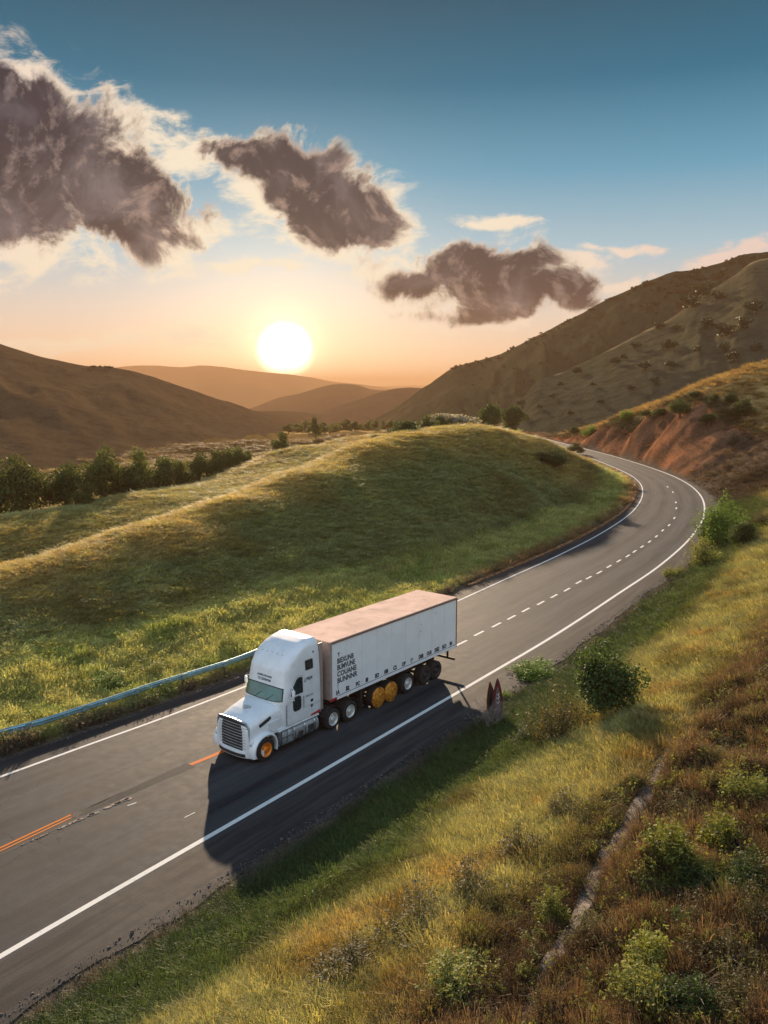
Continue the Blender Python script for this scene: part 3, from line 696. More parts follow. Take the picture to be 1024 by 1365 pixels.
# --- trailer
W = 1.3
tb = MB(); tb.box(-10.06, -.04, -W + .01, W - .01, 1.36, 4.04, .02)
trailer = tb.build('trailer_box', m_trl, truck)
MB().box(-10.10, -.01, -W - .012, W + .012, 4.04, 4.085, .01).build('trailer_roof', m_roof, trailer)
e = MB()
for s in (-1, 1): e.box(-10.10, 0.0, s * (W + .005) - .025, s * (W + .005) + .025, 3.96, 4.038, .006)
e.box(-10.10, -10.03, -W - .02, W + .02, 1.34, 4.036, .01)
e.build('top_rail', m_trim, trailer)
e = MB(); e.box(-.035, .03, -W + .0, W - .0, 1.40, 4.03, .012)
for s in (-1, 1): e.box(-.10, .035, s * W - .035, s * W + .035, 1.46, 4.0, .01)
e.build('nose_panel', m_nose, trailer)
e = MB(); e.box(-.42, .04, W - .04, W + .028, 1.345, 1.46, .01); e.box(-.42, .04, -W - .028, -W + .04, 1.345, 1.46, .01); split_loose(e.build('corner_marker', m_red, trailer))
e = MB()
for s in (-1, 1): e.box(-10.03, -.43, s * (W + .004) - .02, s * (W + .004) + .02, 1.33, 1.47, .006)
split_loose(e.build('bottom_rail', m_trl, trailer))
e = MB()
for s in (-1, 1): e.box(-10.0, -.45, s * (W + .0) - .012, s * (W + .0) + .006, 1.473, 1.492)
join(e.build('rail_shadow_strip', m_dk, trailer), trailer)
# panel joints and rivet lines
e = MB()
for s in (-1, 1):
    for i in range(1, 9): e.box(-10.05 + i * 1.12, -10.05 + i * 1.12 + .012, s * (W - .01) - .004, s * (W - .01) + .004, 1.5, 3.95)
m_joint = simple('panel_joint', (.58, .58, .57), .5); join(e.build('panel_joint', m_joint, trailer), trailer)
# rear doors
e = MB(); e.box(-10.13, -10.10, -1.22, -.02, 1.45, 3.95, .01); e.box(-10.13, -10.10, .02, 1.22, 1.45, 3.95, .01); split_loose(e.build('rear_door', m_trl, trailer))
e = MB()
for y in (-.75, -.2, .2, .75): e.tube([(-10.16, y, 1.5), (-10.16, y, 3.9)], .018, 8)
split_loose(e.build('lock_rod', m_chr, trailer))
e = MB(); e.box(-10.14, -10.08, -1.2, 1.2, .55, .68, .01); e.box(-10.1, -10.04, -.8, -.7, .6, 1.34); e.box(-10.1, -10.04, .7, .8, .6, 1.34); e.build('rear_bumper', m_dk, trailer)
for s in (-1, 1): MB().box(-10.16, -10.135, s * 1.12 - .08, s * 1.12 + .08, 1.38, 1.44, .005).build('tail_light', m_red, trailer)
# chassis
e = MB()
for s in (-1, 1): e.box(-9.9, -.5, s * .5 - .06, s * .5 + .06, 1.12, 1.35)
for i in range(22): e.box(-9.7 + i * .43, -9.62 + i * .43, -1.2, 1.2, 1.24, 1.34)
for s in (-1, 1): e.box(-9.0, -5.1, s * .55 - .07, s * .55 + .07, .78, 1.12); e.box(-4.6, -2.9, s * .55 - .07, s * .55 + .07, .7, 1.12)
e.build('chassis', m_dk, truck)
e = MB()
for s in (-1, 1): e.box(-2.55, -2.40, s * .95 - .08, s * .95 + .08, .35, 1.3, .01); e.box(-2.62, -2.33, s * .95 - .13, s * .95 + .13, .30, .36, .01)
e.box(-2.52, -2.46, -.95, .95, .8, .88); e.build('landing_leg', m_dk, truck)
# tractor frame
e = MB()
for s in (-1, 1): e.box(-1.9, 4.1, s * .43 - .05, s * .43 + .05, .62, .88)
e.box(-1.9, -1.8, -.6, .6, .6, .88); e.box(-1.2, -.2, -.5, .5, .88, 1.18, .05); e.box(3.7, 4.0, -.9, .9, .42, .55)
for x in (-.2, -1.37): e.tube([(x, -.95, .5), (x, .95, .5)], .09, 10)
for x in (-3.4, -4.4, -5.85, -7.4, -8.35): e.tube([(x, -.95, .5), (x, .95, .5)], .07, 10)
e.build('frame_rail', m_dk, truck)

# --- lettering, each line a mesh of its own
def text(s, size, x, z, parent, mat, y=W + .0, rz=None, name='lettering', sx=1.0, bold=.0, mtx=None, align='LEFT'):
    cu = bpy.data.curves.new('t', 'FONT'); cu.body = s; cu.size = size; cu.extrude = .0015; cu.offset = bold; cu.align_x = align; cu.resolution_u = 3
    o = bpy.data.objects.new('t', cu); dg = bpy.context.evaluated_depsgraph_get(); COL.objects.link(o); bpy.context.view_layer.update()
    me = bpy.data.meshes.new_from_object(o.evaluated_get(bpy.context.evaluated_depsgraph_get())); bpy.data.objects.remove(o); me.materials.clear(); me.materials.append(mat)
    q = bpy.data.objects.new(name, me); COL.objects.link(q); q.parent = parent
    if mtx is None:
        mtx = Matrix(((-sx, 0, 0, x), (0, 0, 1, y), (0, 1, 0, z), (0, 0, 0, 1)))
    me.transform(mtx); me.flip_normals() if False else None; return q
Y_ = W - .006
text('T', .24, -.52, 3.30, trailer, m_ink, Y_, bold=.012)
for i, sline in enumerate(['BIEXUNB', 'BUMVUNE', 'COUANE', 'BUNNNR']):
    text(sline, .33, -.48, 2.98 - i * .305, trailer, m_ink, Y_, sx=[.84, .80, .96, .98][i], bold=.012)
text('I', .55, -.48, 1.80, trailer, m_ink, Y_, sx=.6)
marks = ['1A', 'B2', 'PC', 'BI', 'EO', 'MB', 'C2', 'OF', '19', 'DEB', 'OLB', 'DEZ', 'ELD', 'IM']
for i, sline in enumerate(marks): text(sline, .26, -.36 - i * .70, 1.56 + (.0 if i else -.0), trailer, m_ink, Y_, sx=.85, bold=.02, name='marker_lettering')
e = MB()
for x, z in ((-6.9, 3.3), (-6.85, 2.95), (-8.2, 3.6)): e.box(x, x + .07, W - .012, W - .005, z, z + .05)
split_loose(e.build('reflector', m_lamp, trailer))

# --- wheels
def wheel(x, yc, side, rim_mat, r=.5, w=.28, gold=False, dual=True):
    y0 = yc - side * w; lo, hi = min(yc, y0), max(yc, y0)
    prof = [(r * .60, -w / 2), (r * .78, -w / 2 - .01), (r * .93, -w / 2 + .01), (r, -w / 2 + .05)]
    for k in range(5): yy = -w / 2 + .06 + k * (w - .12) / 4; prof += [(r, yy - .008), (r - .012, yy - .004), (r - .012, yy + .004), (r, yy + .008)]
    prof += [(r, w / 2 - .05), (r * .93, w / 2 - .01), (r * .78, w / 2 + .01), (r * .60, w / 2)]
    if side < 0: pass
    o = MB().lathe(prof, 36).build('wheel', m_rub, truck, smooth=True); o.location = (x, yc - side * w / 2, r)
    s = side
    rp = [(r * .62, s * (w / 2 - .005)), (r * .60, s * (w / 2 + .012)), (r * .54, s * (w / 2 - .01)), (r * .50, s * (w / 2 - .07)), (r * .30, s * (w / 2 - .09)), (r * .27, s * (w / 2 - .03)), (r * .22, s * (w / 2 + .01)), (r * .10, s * (w / 2 + .03)), (0.001, s * (w / 2 + .03))]
    rm = MB().lathe(rp, 36)
    for k in range(10):
        a = 2 * math.pi * k / 10; rm.lathe([(.018, s * (w / 2 - .08)), (.018, s * (w / 2 - .045)), (.001, s * (w / 2 - .045))], 8, (r * .38 * math.cos(a), 0, r * .38 * math.sin(a)))
    q = rm.build('rim', rim_mat, o, smooth=True)
    hn = MB()
    for k in range(8):
        a = 2 * math.pi * (k + .5) / 8; hn.lathe([(.032, s * (w / 2 - .078)), (.001, s * (w / 2 - .072))], 10, (r * .455 * math.cos(a), 0, r * .455 * math.sin(a)))
    join(hn.build('rim_hole', m_dk, o), q)
    return o
for s in (1, -1):
    wheel(3.87, s * 1.27, s, m_or if s > 0 else m_alu, .5, .30)
    for x in (-.2, -1.37): wheel(x, s * 1.29, s, m_alu, .49, .56)
    for i, x in enumerate((-5.85, -7.4, -8.35)): wheel(x, s * 1.24, s, m_alu if i == 0 else m_dk, .49, .5)
    for i, x in enumerate((-3.45, -4.4)):
        # bulging discs with sunlit glow painted gold on the first trailer axle pair
        r = .51; w = .46; yc = s * 1.27
        o = wheel(x, yc, s, m_dk, r, w)
        if s > 0:
            d = MB().lathe([(r * .97, w / 2 - .02), (r * .96, w / 2 + .03), (r * .75, w / 2 + .075), (r * .4, w / 2 + .11), (.001, w / 2 + .12)], 36)
            d.build('wheel_disc', m_gold, o, smooth=True)
e = MB()
for x in (-.2, -1.37):
    for s in (1, -1):
        pts = []
        for k in range(9):
            a = R(20 + k * 17.5); pts.append((x + .60 * math.cos(a), .49 + .58 * math.sin(a)))
        for k in range(8):
            (xa, za), (xb, zb) = pts[k], pts[k + 1]; y0, y1 = (.72, 1.27) if s > 0 else (-1.27, -.72)
            e.add([(xa, y0, za), (xb, y0, zb), (xb, y1, zb), (xa, y1, za), (xa, y0, za + .02), (xb, y0, zb + .02), (xb, y1, zb + .02), (xa, y1, za + .02)], [(0, 1, 2, 3), (4, 7, 6, 5), (0, 4, 5, 1), (2, 6, 7, 3), (0, 3, 7, 4), (1, 5, 6, 2)])
bm_ = e.build('mudguard', m_dk, truck)
bm = bmesh.new(); bm.from_mesh(bm_.data); bmesh.ops.remove_doubles(bm, verts=bm.verts[:], dist=.0005); bm.to_mesh(bm_.data); bm.free(); split_loose(bm_)
e = MB()
for s in (1, -1): e.box(-2.02, -1.99, s * 1.0 - .28, s * 1.0 + .28, .22, .85, .005)
split_loose(e.build('mud_flap', m_rub, truck))

# --- cab shell: rings at heights, superelliptic nose
zk = [1.08, 1.4, 2.10, 2.74, 3.05, 3.40, 3.72, 4.00, 4.18, 4.32, 4.42, 4.46]
fk = [2.98, 3.00, 2.98, 2.76, 2.70, 2.62, 2.44, 2.16, 1.86, 1.50, 1.10, .86]
wk = [1.24, 1.25, 1.24, 1.22, 1.21, 1.19, 1.17, 1.14, 1.11, 1.05, .93, .70]
rk = [.56, .55, .55, .55, .55, .55, .55, .55, .55, .57, .60, .66]
CF = lambda z: float(np.interp(z, zk, fk)); CW = lambda z: float(np.interp(z, zk, wk)); CR = lambda z: float(np.interp(z, zk, rk)); NX = 4.6
def ROUND(z): return .95
def ring(z, n=26):
    f, w, r = CF(z), CW(z), CR(z); L = min(ROUND(z), (f - r) * .9); xm = f - L; out = []
    for k in range(n + 1):
        a = math.pi / 2 * k / n; out.append((xm + L * abs(math.cos(a)) ** (2 / NX), w * math.sin(a) ** (2 / NX)))
    for k in range(1, 7): out.append((xm + (r + .06 - xm) * k / 6, w))
    out += [(r + .015, w - .015), (r, w - .06), (r, 0)]
    return [(x, y, z) for x, y in out] + [(x, -y, z) for x, y in out[-2:0:-1]]
zz = np.interp(np.linspace(0, len(zk) - 1, 60), range(len(zk)), zk); rings = [ring(z) for z in zz]; N = len(rings[0]); v = [p for r_ in rings for p in r_]
f = [(i * N + k, i * N + (k + 1) % N, (i + 1) * N + (k + 1) % N, (i + 1) * N + k) for i in range(len(rings) - 1) for k in range(N)] + [tuple(range(N)), tuple((len(rings) - 1) * N + k for k in range(N - 1, -1, -1))]
cab = MB().add(v, f).build('cab', m_tw, truck, smooth=True)
def fx(y, z, off=0):
    fr, w, r = CF(z), CW(z), CR(z); L = min(ROUND(z), (fr - r) * .9); q = min(1, abs(y) / w); return fr - L + L * max(0.0, 1 - q ** NX) ** (1 / NX) + off
def front_patch(name, y0, y1, z0, z1, mat, off, parent=cab, nu=24, nv=8, corner=.0):
    mb = MB(); mb.grid(lambda a, b: ((lambda y, z: (fx(y, z, off), y, z))(((y0 + (y1 - y0) * a)) * (1 - corner * (abs(a * 2 - 1) > .9) * (abs(b * 2 - 1) > .9)), z0 + (z1 - z0) * b - .10 * (1 - (2 * a - 1) ** 2) * (1 if b < .5 else .4) * 0)), nu, nv)
    return mb.build(name, mat, parent, smooth=True)
# windscreen with a dark surround and centre arch
def wpatch(name, mat, off, m):
    mb = MB()
    def fn(a, b):
        y = (a * 2 - 1) * (1.13 - m); z0 = 2.13 + m + .03 * (a * 2 - 1) ** 2; z1 = 2.74 - m - .05 * (a * 2 - 1) ** 4; z = z0 + (z1 - z0) * b; y = y * (1 - .05 * b); return (fx(y, z, off + .0), y * (1 + off * .3), z)
    mb.grid(fn, 30, 8); return mb.build(name, mat, cab, smooth=True)
ws = wpatch('windscreen_surround', m_dk, .012, 0.0); ws = wpatch('windscreen', m_wind, .020, .035)
for s in (-.35, .35):
    e = MB(); e.tube([(fx(s, 2.16, .04), s, 2.16), (fx(s + .35, 2.45, .035), s + .35, 2.42)], .010, 6); e.build('wiper', m_dk, cab)
def side_panel(name, poly, mat, off=.006, parent=cab, s=1, th=.02):
    n = len(poly); q = MB()
    outer = [(x, s * (CW(z) + off), z) for x, z in poly]; inner = [(x, s * (CW(z) + off - th), z) for x, z in poly]
    q.add(outer + inner, [tuple(range(n)), tuple(range(2 * n - 1, n - 1, -1))] + [(i, (i + 1) % n, (i + 1) % n + n, i + n) for i in range(n)]); return q.build(name, mat, parent)
def roundpoly(x0, x1, z0, z1, r=.06, n=4):
    out = []
    for cx, cz, a0 in ((x1 - r, z1 - r, 0), (x0 + r, z1 - r, 90), (x0 + r, z0 + r, 180), (x1 - r, z0 + r, 270)):
        for k in range(n + 1): a = R(a0 + 90 * k / n); out.append((cx + r * math.cos(a), cz + r * math.sin(a)))
    return out
XM = 2.0
for s in (1, -1):
    # door with its seam, windows and handle
    door = [(2.62, 1.10), (1.62, 1.10), (1.60, 2.2), (1.62, 3.02), (1.9, 3.08), (2.05, 3.02), (2.30, 2.75), (2.46, 2.35), (2.62, 2.0)]
    side_panel('door_seam', [(x + (.014 if x > 2 else -.014), z + (.014 if z > 2.9 else -.014 if z < 1.2 else 0)) for x, z in door], m_grey, .002, s=s)
    dr = side_panel('door', door, m_tw, .010, s=s, parent=truck)
    side_panel('door_window_frame', [(1.66, 2.30), (1.66, 2.98), (1.88, 3.02), (2.04, 2.94), (2.26, 2.66), (2.40, 2.30)], m_dk, .014, parent=dr, s=s)
    side_panel('door_window', [(1.71, 2.35), (1.71, 2.92), (1.88, 2.96), (2.0, 2.88), (2.20, 2.62), (2.32, 2.35)], m_gls2, .020, parent=dr, s=s)
    side_panel('lower_window', roundpoly(1.78, 2.28, 1.58, 2.22, .16, 6), m_dk, .014, parent=dr, s=s); side_panel('lower_window', roundpoly(1.82, 2.24, 1.62, 2.18, .14, 6), m_gls2, .020, parent=dr, s=s)
    q = MB(); q.tube([(1.66, s * (CW(1.9) + .04), 1.62), (1.66, s * (CW(2.1) + .05), 2.15)], .012, 6); q.build('door_handle', m_chr, dr)
    side_panel('sleeper_window', roundpoly(.98, 1.46, 3.18, 3.62, .05), m_dk, .008, s=s); side_panel('sleeper_window', roundpoly(1.02, 1.42, 3.22, 3.58, .04), m_gls2, .014, s=s)
    q = MB(); q.box(.90, .96, s * (CW(3.9) + .02) - .02, s * (CW(3.9) + .02) + .02, 3.86, 3.92, .005); q.box(1.05, 1.2, s * CW(1.75) - .01, s * CW(1.75) + .014, 1.72, 1.84, .006); split_loose(q.build('vent_cover', m_dk, cab))
    # mirror
    q = MB(); q.tube([(2.34, s * 1.20, 2.72), (2.44, s * 1.46, 2.70), (2.44, s * 1.48, 2.2), (2.34, s * 1.2, 2.15)], .016, 6); q.box(2.40, 2.48, s * 1.46 - .07, s * 1.46 + .07, 2.36, 2.64, .02); q.build('mirror', m_tw, truck, smooth=True)
    # exhaust side fairing behind cab
    q = MB(); q.box(.30, .58, s * 1.12 - .03, s * 1.12 + .03, 1.10, 4.15, .015); q.build('side_extender', m_grey if 0 else m_nose, cab)
    side_panel('red_skirt', [(.62, 1.09), (1.25, 1.09), (1.15, 1.16), (.62, 1.22)], m_red, .012, s=s)
text('TALL-CO', .12, 1.50, 2.02, cab, m_ink, CW(2.0) + .012, sx=.9); text(',J P824', .20, 1.56, 2.74, cab, m_ink, CW(2.74) + .010, sx=.9, bold=.004); text('o', .2, 1.2, 1.5, cab, m_ink, CW(1.5) + .012, bold=.02)
# visor lettering laid on the shell
def visor(s_, size, z, halfw):
    cu = bpy.data.curves.new('t', 'FONT'); cu.body = s_; cu.size = size; cu.align_x = 'CENTER'; cu.offset = .004; cu.resolution_u = 2
    o = bpy.data.objects.new('t', cu); COL.objects.link(o); bpy.context.view_layer.update()
    me = bpy.data.meshes.new_from_object(o.evaluated_get(bpy.context.evaluated_depsgraph_get())); bpy.data.objects.remove(o); me.materials.clear(); me.materials.append(m_ink)
    bm = bmesh.new(); bm.from_mesh(me); bmesh.ops.triangulate(bm, faces=bm.faces[:]); 
    xs = [q.co.x for q in bm.verts]; k = halfw / max(abs(min(xs)), abs(max(xs)))
    for q in bm.verts: y = q.co.x * k; zz_ = z + q.co.y * .95; q.co = (fx(y, zz_, .012), y, zz_)
    bm.to_mesh(me); bm.free(); q = bpy.data.objects.new('visor_lettering', me); COL.objects.link(q); q.parent = cab
visor('-ANSNLARLANSL', .11, 3.03, .46); visor('YCTZENNOM', .15, 2.86, .40)
# panel seams on the sleeper, side marker lamps, air filter ribs
for s in (1, -1):
    side_panel('sleeper_seam', [(1.585, 1.14), (1.60, 1.14), (1.60, 3.9), (1.585, 3.9)], m_grey, .003, s=s)
    side_panel('sleeper_seam', [(.60, 1.60), (1.58, 1.60), (1.58, 1.612), (.60, 1.612)], m_grey, .003, s=s)
    side_panel('locker_door', roundpoly(.68, 1.14, 1.28, 1.56, .04), m_grey, .004, s=s); side_panel('locker_panel', roundpoly(.69, 1.13, 1.29, 1.55, .04), m_tw, .007, s=s)
    side_panel('cowl_seam', [(2.66, 1.12), (2.675, 1.12), (2.675, 2.0), (2.66, 2.0)], m_grey, .004, s=s)
# roof clearance lights
e = MB()
for y in (-.6, -.3, 0, .3, .6): e.box(fx(y, 3.95) - .02, fx(y, 3.95) + .02, y - .04, y + .04, 3.94, 3.97, .006)
split_loose(e.build('clearance_light', m_lamp, cab))
# --- hood
sx_ = [2.80, 3.1, 3.5, 3.9, 4.2, 4.40, 4.52, 4.58]; sw_ = [1.14, 1.12, 1.09, 1.06, 1.03, 1.01, .99, .95]; st_ = [2.14, 2.10, 2.02, 1.93, 1.84, 1.77, 1.70, 1.60]; sb_ = [1.0, .95, .95, .9, .75, .6, .52, .50]
xs = np.linspace(2.80, 4.58, 34); sec = []
for x in xs:
    w_, t_, b_ = (float(np.interp(x, sx_, q)) for q in (sw_, st_, sb_)); r_ = []
    for k in range(33):
        a = math.pi * k / 32; c, s_ = math.cos(a), math.sin(a)
        y = w_ * math.copysign(abs(c) ** .42, c); z = b_ + (t_ - b_) * (1 - (1 - abs(s_) ** .44) * 1.0)
        z += .03 * (abs(y) < .5 * w_)* 0
        r_.append((x, y, z))
    sec.append(r_)
v = [p for r_ in sec for p in r_]; n_ = 33
f = [(i * n_ + k, i * n_ + k + 1, (i + 1) * n_ + k + 1, (i + 1) * n_ + k) for i in range(len(sec) - 1) for k in range(n_ - 1)] + [tuple((len(sec) - 1) * n_ + k for k in range(n_))]
hood = MB().add(v, f).build('hood', m_tw, truck, smooth=True)
e = MB(); e.prism([(3.35, 1.60), (4.0, 1.43), (4.02, 1.54), (3.42, 1.74)], 1.02, 1.07); 
e.prism([(3.35, 1.60), (4.0, 1.43), (4.02, 1.54), (3.42, 1.74)], -1.07, -1.02); split_loose(e.build('hood_vent', m_dk, hood))
e = MB(); e.prism([(3.6, 2.0), (3.9, 1.95), (3.75, 2.08)], -.05, .05); e.prism([(3.68, 2.02), (3.78, 2.0), (3.73, 2.06)], -.18, .18); e.build('hood_emblem', m_grey, hood)
# grille
def gril(y, z): return 4.615 - .12 * (abs(y) / .95) ** 3 - .04 * max(0, (z - 1.3)) ** 1.0
gp = [(-.90, .50), (.90, .50), (.95, 1.0), (.94, 1.5), (.82, 1.70), (.4, 1.77), (0, 1.79), (-.4, 1.77), (-.82, 1.70), (-.94, 1.5), (-.95, 1.0)]
def gshape(z): return float(np.interp(z, [.5, 1.0, 1.5, 1.70, 1.78], [.90, .95, .94, .82, .30]))
e = MB(); e.grid(lambda a, b: ((lambda z: (lambda y: (gril(y, z), y, z))((a * 2 - 1) * gshape(z)))(.52 + 1.255 * b)), 16, 24); grille = e.build('grille', m_dk, truck, smooth=True)
e = MB(); pts = [(gril(y, z) + .015, y, z) for y, z in gp]; e.tube(pts + [pts[0]], .038, 8); e.build('grille_frame', m_grey, grille, smooth=True)
e = MB()
for k in range(9):
    z = .64 + k * .122; w_ = gshape(z) - .03; e.tube([(gril(y, z) + .03, y, z) for y in np.linspace(-w_, w_, 13)], .013, 6)
join(e.build('grille_bar', m_grey, grille, smooth=True), grille)
# bumper
def bx(y): return 4.62 - .42 * (abs(y) / 1.25) ** 3
e = MB(); bp = [(0, .20), (.06, .24), (.09, .36), (.06, .50), (-.10, .56), (-.22, .50), (-.22, .22)]
ys = np.linspace(-1.25, 1.25, 31); v = [(bx(y) + a, y, z) for y in ys for a, z in bp]; n_ = len(bp)
f = [(i * n_ + k, i * n_ + (k + 1) % n_, (i + 1) * n_ + (k + 1) % n_, (i + 1) * n_ + k) for i in range(30) for k in range(n_)] + [tuple(range(n_)), tuple(30 * n_ + k for k in range(n_))]
bumper = MB().add(v, f).build('bumper', m_tw, truck, smooth=True)
e = MB(); e.grid(lambda a, b: (bx((a * 2 - 1) * .8) + .092 + .004 * math.sin(b * 3), (a * 2 - 1) * .8, .28 + .14 * b), 16, 2); e.build('bumper_intake', m_dk, bumper)
# fenders
for s in (1, -1):
    e = MB(); R0 = .64; ao = [R(-18 + i * 216 / 26) for i in range(27)]; prof = [(R0 - .04, 0.82), (R0 + .03, .84), (R0 + .07, 1.05), (R0 + .05, 1.22), (R0 - .0, 1.29), (R0 - .05, 1.29), (R0 - .06, 1.2)]
    v = []
    for a in ao:
        for r_, y in prof:
            k = 1.0 + .10 * max(0, -math.cos(a)) * max(0, math.sin(a)); v.append((3.87 + r_ * k * math.cos(a), s * y, .5 + r_ * k * .98 * math.sin(a)))
    n_ = len(prof); f = [(i * n_ + k, i * n_ + (k + 1) % n_, (i + 1) * n_ + (k + 1) % n_, (i + 1) * n_ + k) for i in range(26) for k in range(n_)] + [tuple(range(n_)), tuple(26 * n_ + k for k in range(n_))]
    fe = MB().add(v, f).build('fender', m_tw, truck, smooth=True)
    e = MB(); e.box(4.2, 4.50, s * 1.02 - .14, s * 1.02 + .10, .56, 1.02, .06); e.build('fender_nose', m_tw, fe, smooth=True)
    e = MB(); e.box(4.44, 4.525, s * 1.02 - .11, s * 1.02 + .07, .78, .90, .02); e.box(4.44, 4.52, s * 1.02 - .11, s * 1.02 + .07, .62, .68, .015); split_loose(e.build('headlight', m_lamp, truck))
    e = MB(); e.prism([(2.9, 1.05), (3.3, 1.05), (3.42, 1.12), (3.6, 1.26), (3.6, 1.5), (2.8, 1.5)], s * .95, s * 1.14); e.build('cowl_side', m_tw, hood)
    # steps, tank and straps
    e = MB(); pr = []
    for k in range(13): a = R(-90 + k * 15); pr.append((.60 + .36 * math.sin(a), 1.0 + .26 * math.cos(a)))
    v = [(x, s * y, z) for x in (.72, .74, 2.96, 2.98) for z, y in [(z_, y_) for z_, y_ in pr] + [(.96, .72), (.24, .72)]]
    n_ = len(pr) + 2; f = [(i * n_ + k, i * n_ + (k + 1) % n_, (i + 1) * n_ + (k + 1) % n_, (i + 1) * n_ + k) for i in range(3) for k in range(n_)] + [tuple(range(n_)), tuple(3 * n_ + k for k in range(n_))]
    tank = MB().add(v, f).build('fuel_tank', m_grey, truck, smooth=True)
    e = MB()
    for x in (.95, 1.55, 2.2): e.tube([(x, s * (y_ + .01), z_) for z_, y_ in pr], .022, 6)
    split_loose(e.build('tank_strap', m_chr, tank, smooth=True))
    e = MB(); e.box(.68, 3.12, s * 1.12 - .20, s * 1.12 + .13, .97, 1.02, .01); e.box(.68, 3.1, s * 1.12 - .18, s * 1.12 + .10, 1.02, 1.07, .01); e.build('step_cover', m_tw, truck)
    e = MB(); e.box(2.30, 3.0, s * 1.24 - .02, s * 1.24 + .05, .36, .40, .006); e.box(2.30, 3.0, s * 1.24 - .02, s * 1.24 + .05, .66, .70, .006)
    for x in (2.32, 2.65, 2.96): e.box(x, x + .04, s * 1.24 - .015, s * 1.24 + .035, .26, .98, .004)
    e.box(1.0, 1.4, s * 1.25 - .02, s * 1.25 + .02, .42, .74, .015); e.box(1.7, 2.0, s * 1.25 - .02, s * 1.25 + .025, .36, .66, .015)
    split_loose(e.build('step_frame', m_chr if s > 0 else m_dk, tank))

# ------------------------------------------------------------------ plant materials
def leafmat(name, col=None, var=.35, trans=.35, tint=False, rough=.7):
    m = bpy.data.materials.new(name); m.use_nodes = True; t = m.node_tree; t.nodes.clear(); o = t.nodes.new('ShaderNodeOutputMaterial')
    b = t.nodes.new('ShaderNodeBsdfPrincipled'); tr = t.nodes.new('ShaderNodeBsdfTranslucent'); mx = t.nodes.new('ShaderNodeMixShader')
    sh = attr(t, 'shade', out=2)
    if tint: c = attr(t, 'tint', 'INSTANCER')
    else:
        oi = t.nodes.new('ShaderNodeObjectInfo'); c = nmix(t, X(t, oi.outputs['Random']), tuple(q * .8 for q in col), tuple(q * 1.25 for q in col))
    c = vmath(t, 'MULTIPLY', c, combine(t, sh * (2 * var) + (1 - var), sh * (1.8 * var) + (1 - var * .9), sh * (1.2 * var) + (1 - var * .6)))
    t.links.new(c.s, b.inputs['Base Color']); b.inputs['Roughness'].default_value = rough; b.inputs['Specular IOR Level'].default_value = .2
    t.links.new(vmath(t, 'MULTIPLY', c, (1.15, 1.1, .7)).s, tr.inputs[0]); mx.inputs[0].default_value = trans
    t.links.new(b.outputs[0], mx.inputs[1]); t.links.new(tr.outputs[0], mx.inputs[2]); t.links.new(mx.outputs[0], o.inputs[0]); return m
m_bark = simple('bark', (.10, .075, .055), .9, var=.3, scale=12, bmp=.6, bscale=25)
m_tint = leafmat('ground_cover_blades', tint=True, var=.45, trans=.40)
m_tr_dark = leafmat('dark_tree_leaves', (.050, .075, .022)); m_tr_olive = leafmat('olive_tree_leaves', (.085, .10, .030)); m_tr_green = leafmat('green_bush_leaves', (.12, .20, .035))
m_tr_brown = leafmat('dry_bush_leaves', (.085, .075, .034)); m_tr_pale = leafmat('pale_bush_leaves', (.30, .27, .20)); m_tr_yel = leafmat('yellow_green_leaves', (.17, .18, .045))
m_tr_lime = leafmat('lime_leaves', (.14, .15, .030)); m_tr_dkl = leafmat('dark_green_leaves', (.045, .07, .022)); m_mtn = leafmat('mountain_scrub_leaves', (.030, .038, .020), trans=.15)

def quads(P, Nn, Up, w, h, shade, name, mat, fold=0):
    """leaf quads: centres P, normals Nn, up vectors Up, half width, half height arrays"""
    A = np.cross(Up, Nn); A /= np.linalg.norm(A, axis=1)[:, None] + 1e-9; B = np.cross(Nn, A)
    w = w[:, None]; h = h[:, None]
    V = np.stack([P - A * w * .5 - B * h, P + A * w * .5 - B * h, P + A * w, P + B * h, P - A * w], 1) if False else np.stack([P - B * h, P + A * w, P + B * h, P - A * w], 1)
    n = len(P); o = mesh(name, V.reshape(-1, 3), np.arange(n * 4).reshape(n, 4), mat); set_attr(o, 'shade', np.repeat(shade, 4), 'FLOAT'); return o
def unit(n, r): v = r.normal(size=(n, 3)); return v / np.linalg.norm(v, axis=1)[:, None]
def crown_mesh(name, mat, n=2600, leaf=.035, lobes=16, seed=0, flat=1.0, lowz=.12, spread=.34, sq=1.0, cz=.56):
    r = np.random.default_rng(seed); L = unit(lobes, r) * (r.random((lobes, 1)) ** .5) * np.array([spread, spread, .30]); L[:, 2] = L[:, 2] * flat + cz
    L[0] = (0, 0, .55); rad = r.uniform(.12, .21, lobes); rad[0] = .26
    w = rad ** 2; k = r.choice(lobes, n, p=w / w.sum()); d = unit(n, r); rr = rad[k] * (r.random(n) ** .28) * (1 + .12 * r.normal(size=n))
    P = L[k] + d * rr[:, None] * np.array([1, 1, .85]); ok = P[:, 2] > lowz; P = P[ok]; d = d[ok]; k = k[ok]; n = len(P)
    nn = d * .7 + unit(n, r) * .8; nn /= np.linalg.norm(nn, axis=1)[:, None]; s = leaf * r.uniform(.6, 1.3, n)
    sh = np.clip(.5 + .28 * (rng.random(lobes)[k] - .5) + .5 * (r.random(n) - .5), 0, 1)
    return quads(P, nn, unit(n, r), s * .6, s, sh, name, mat)
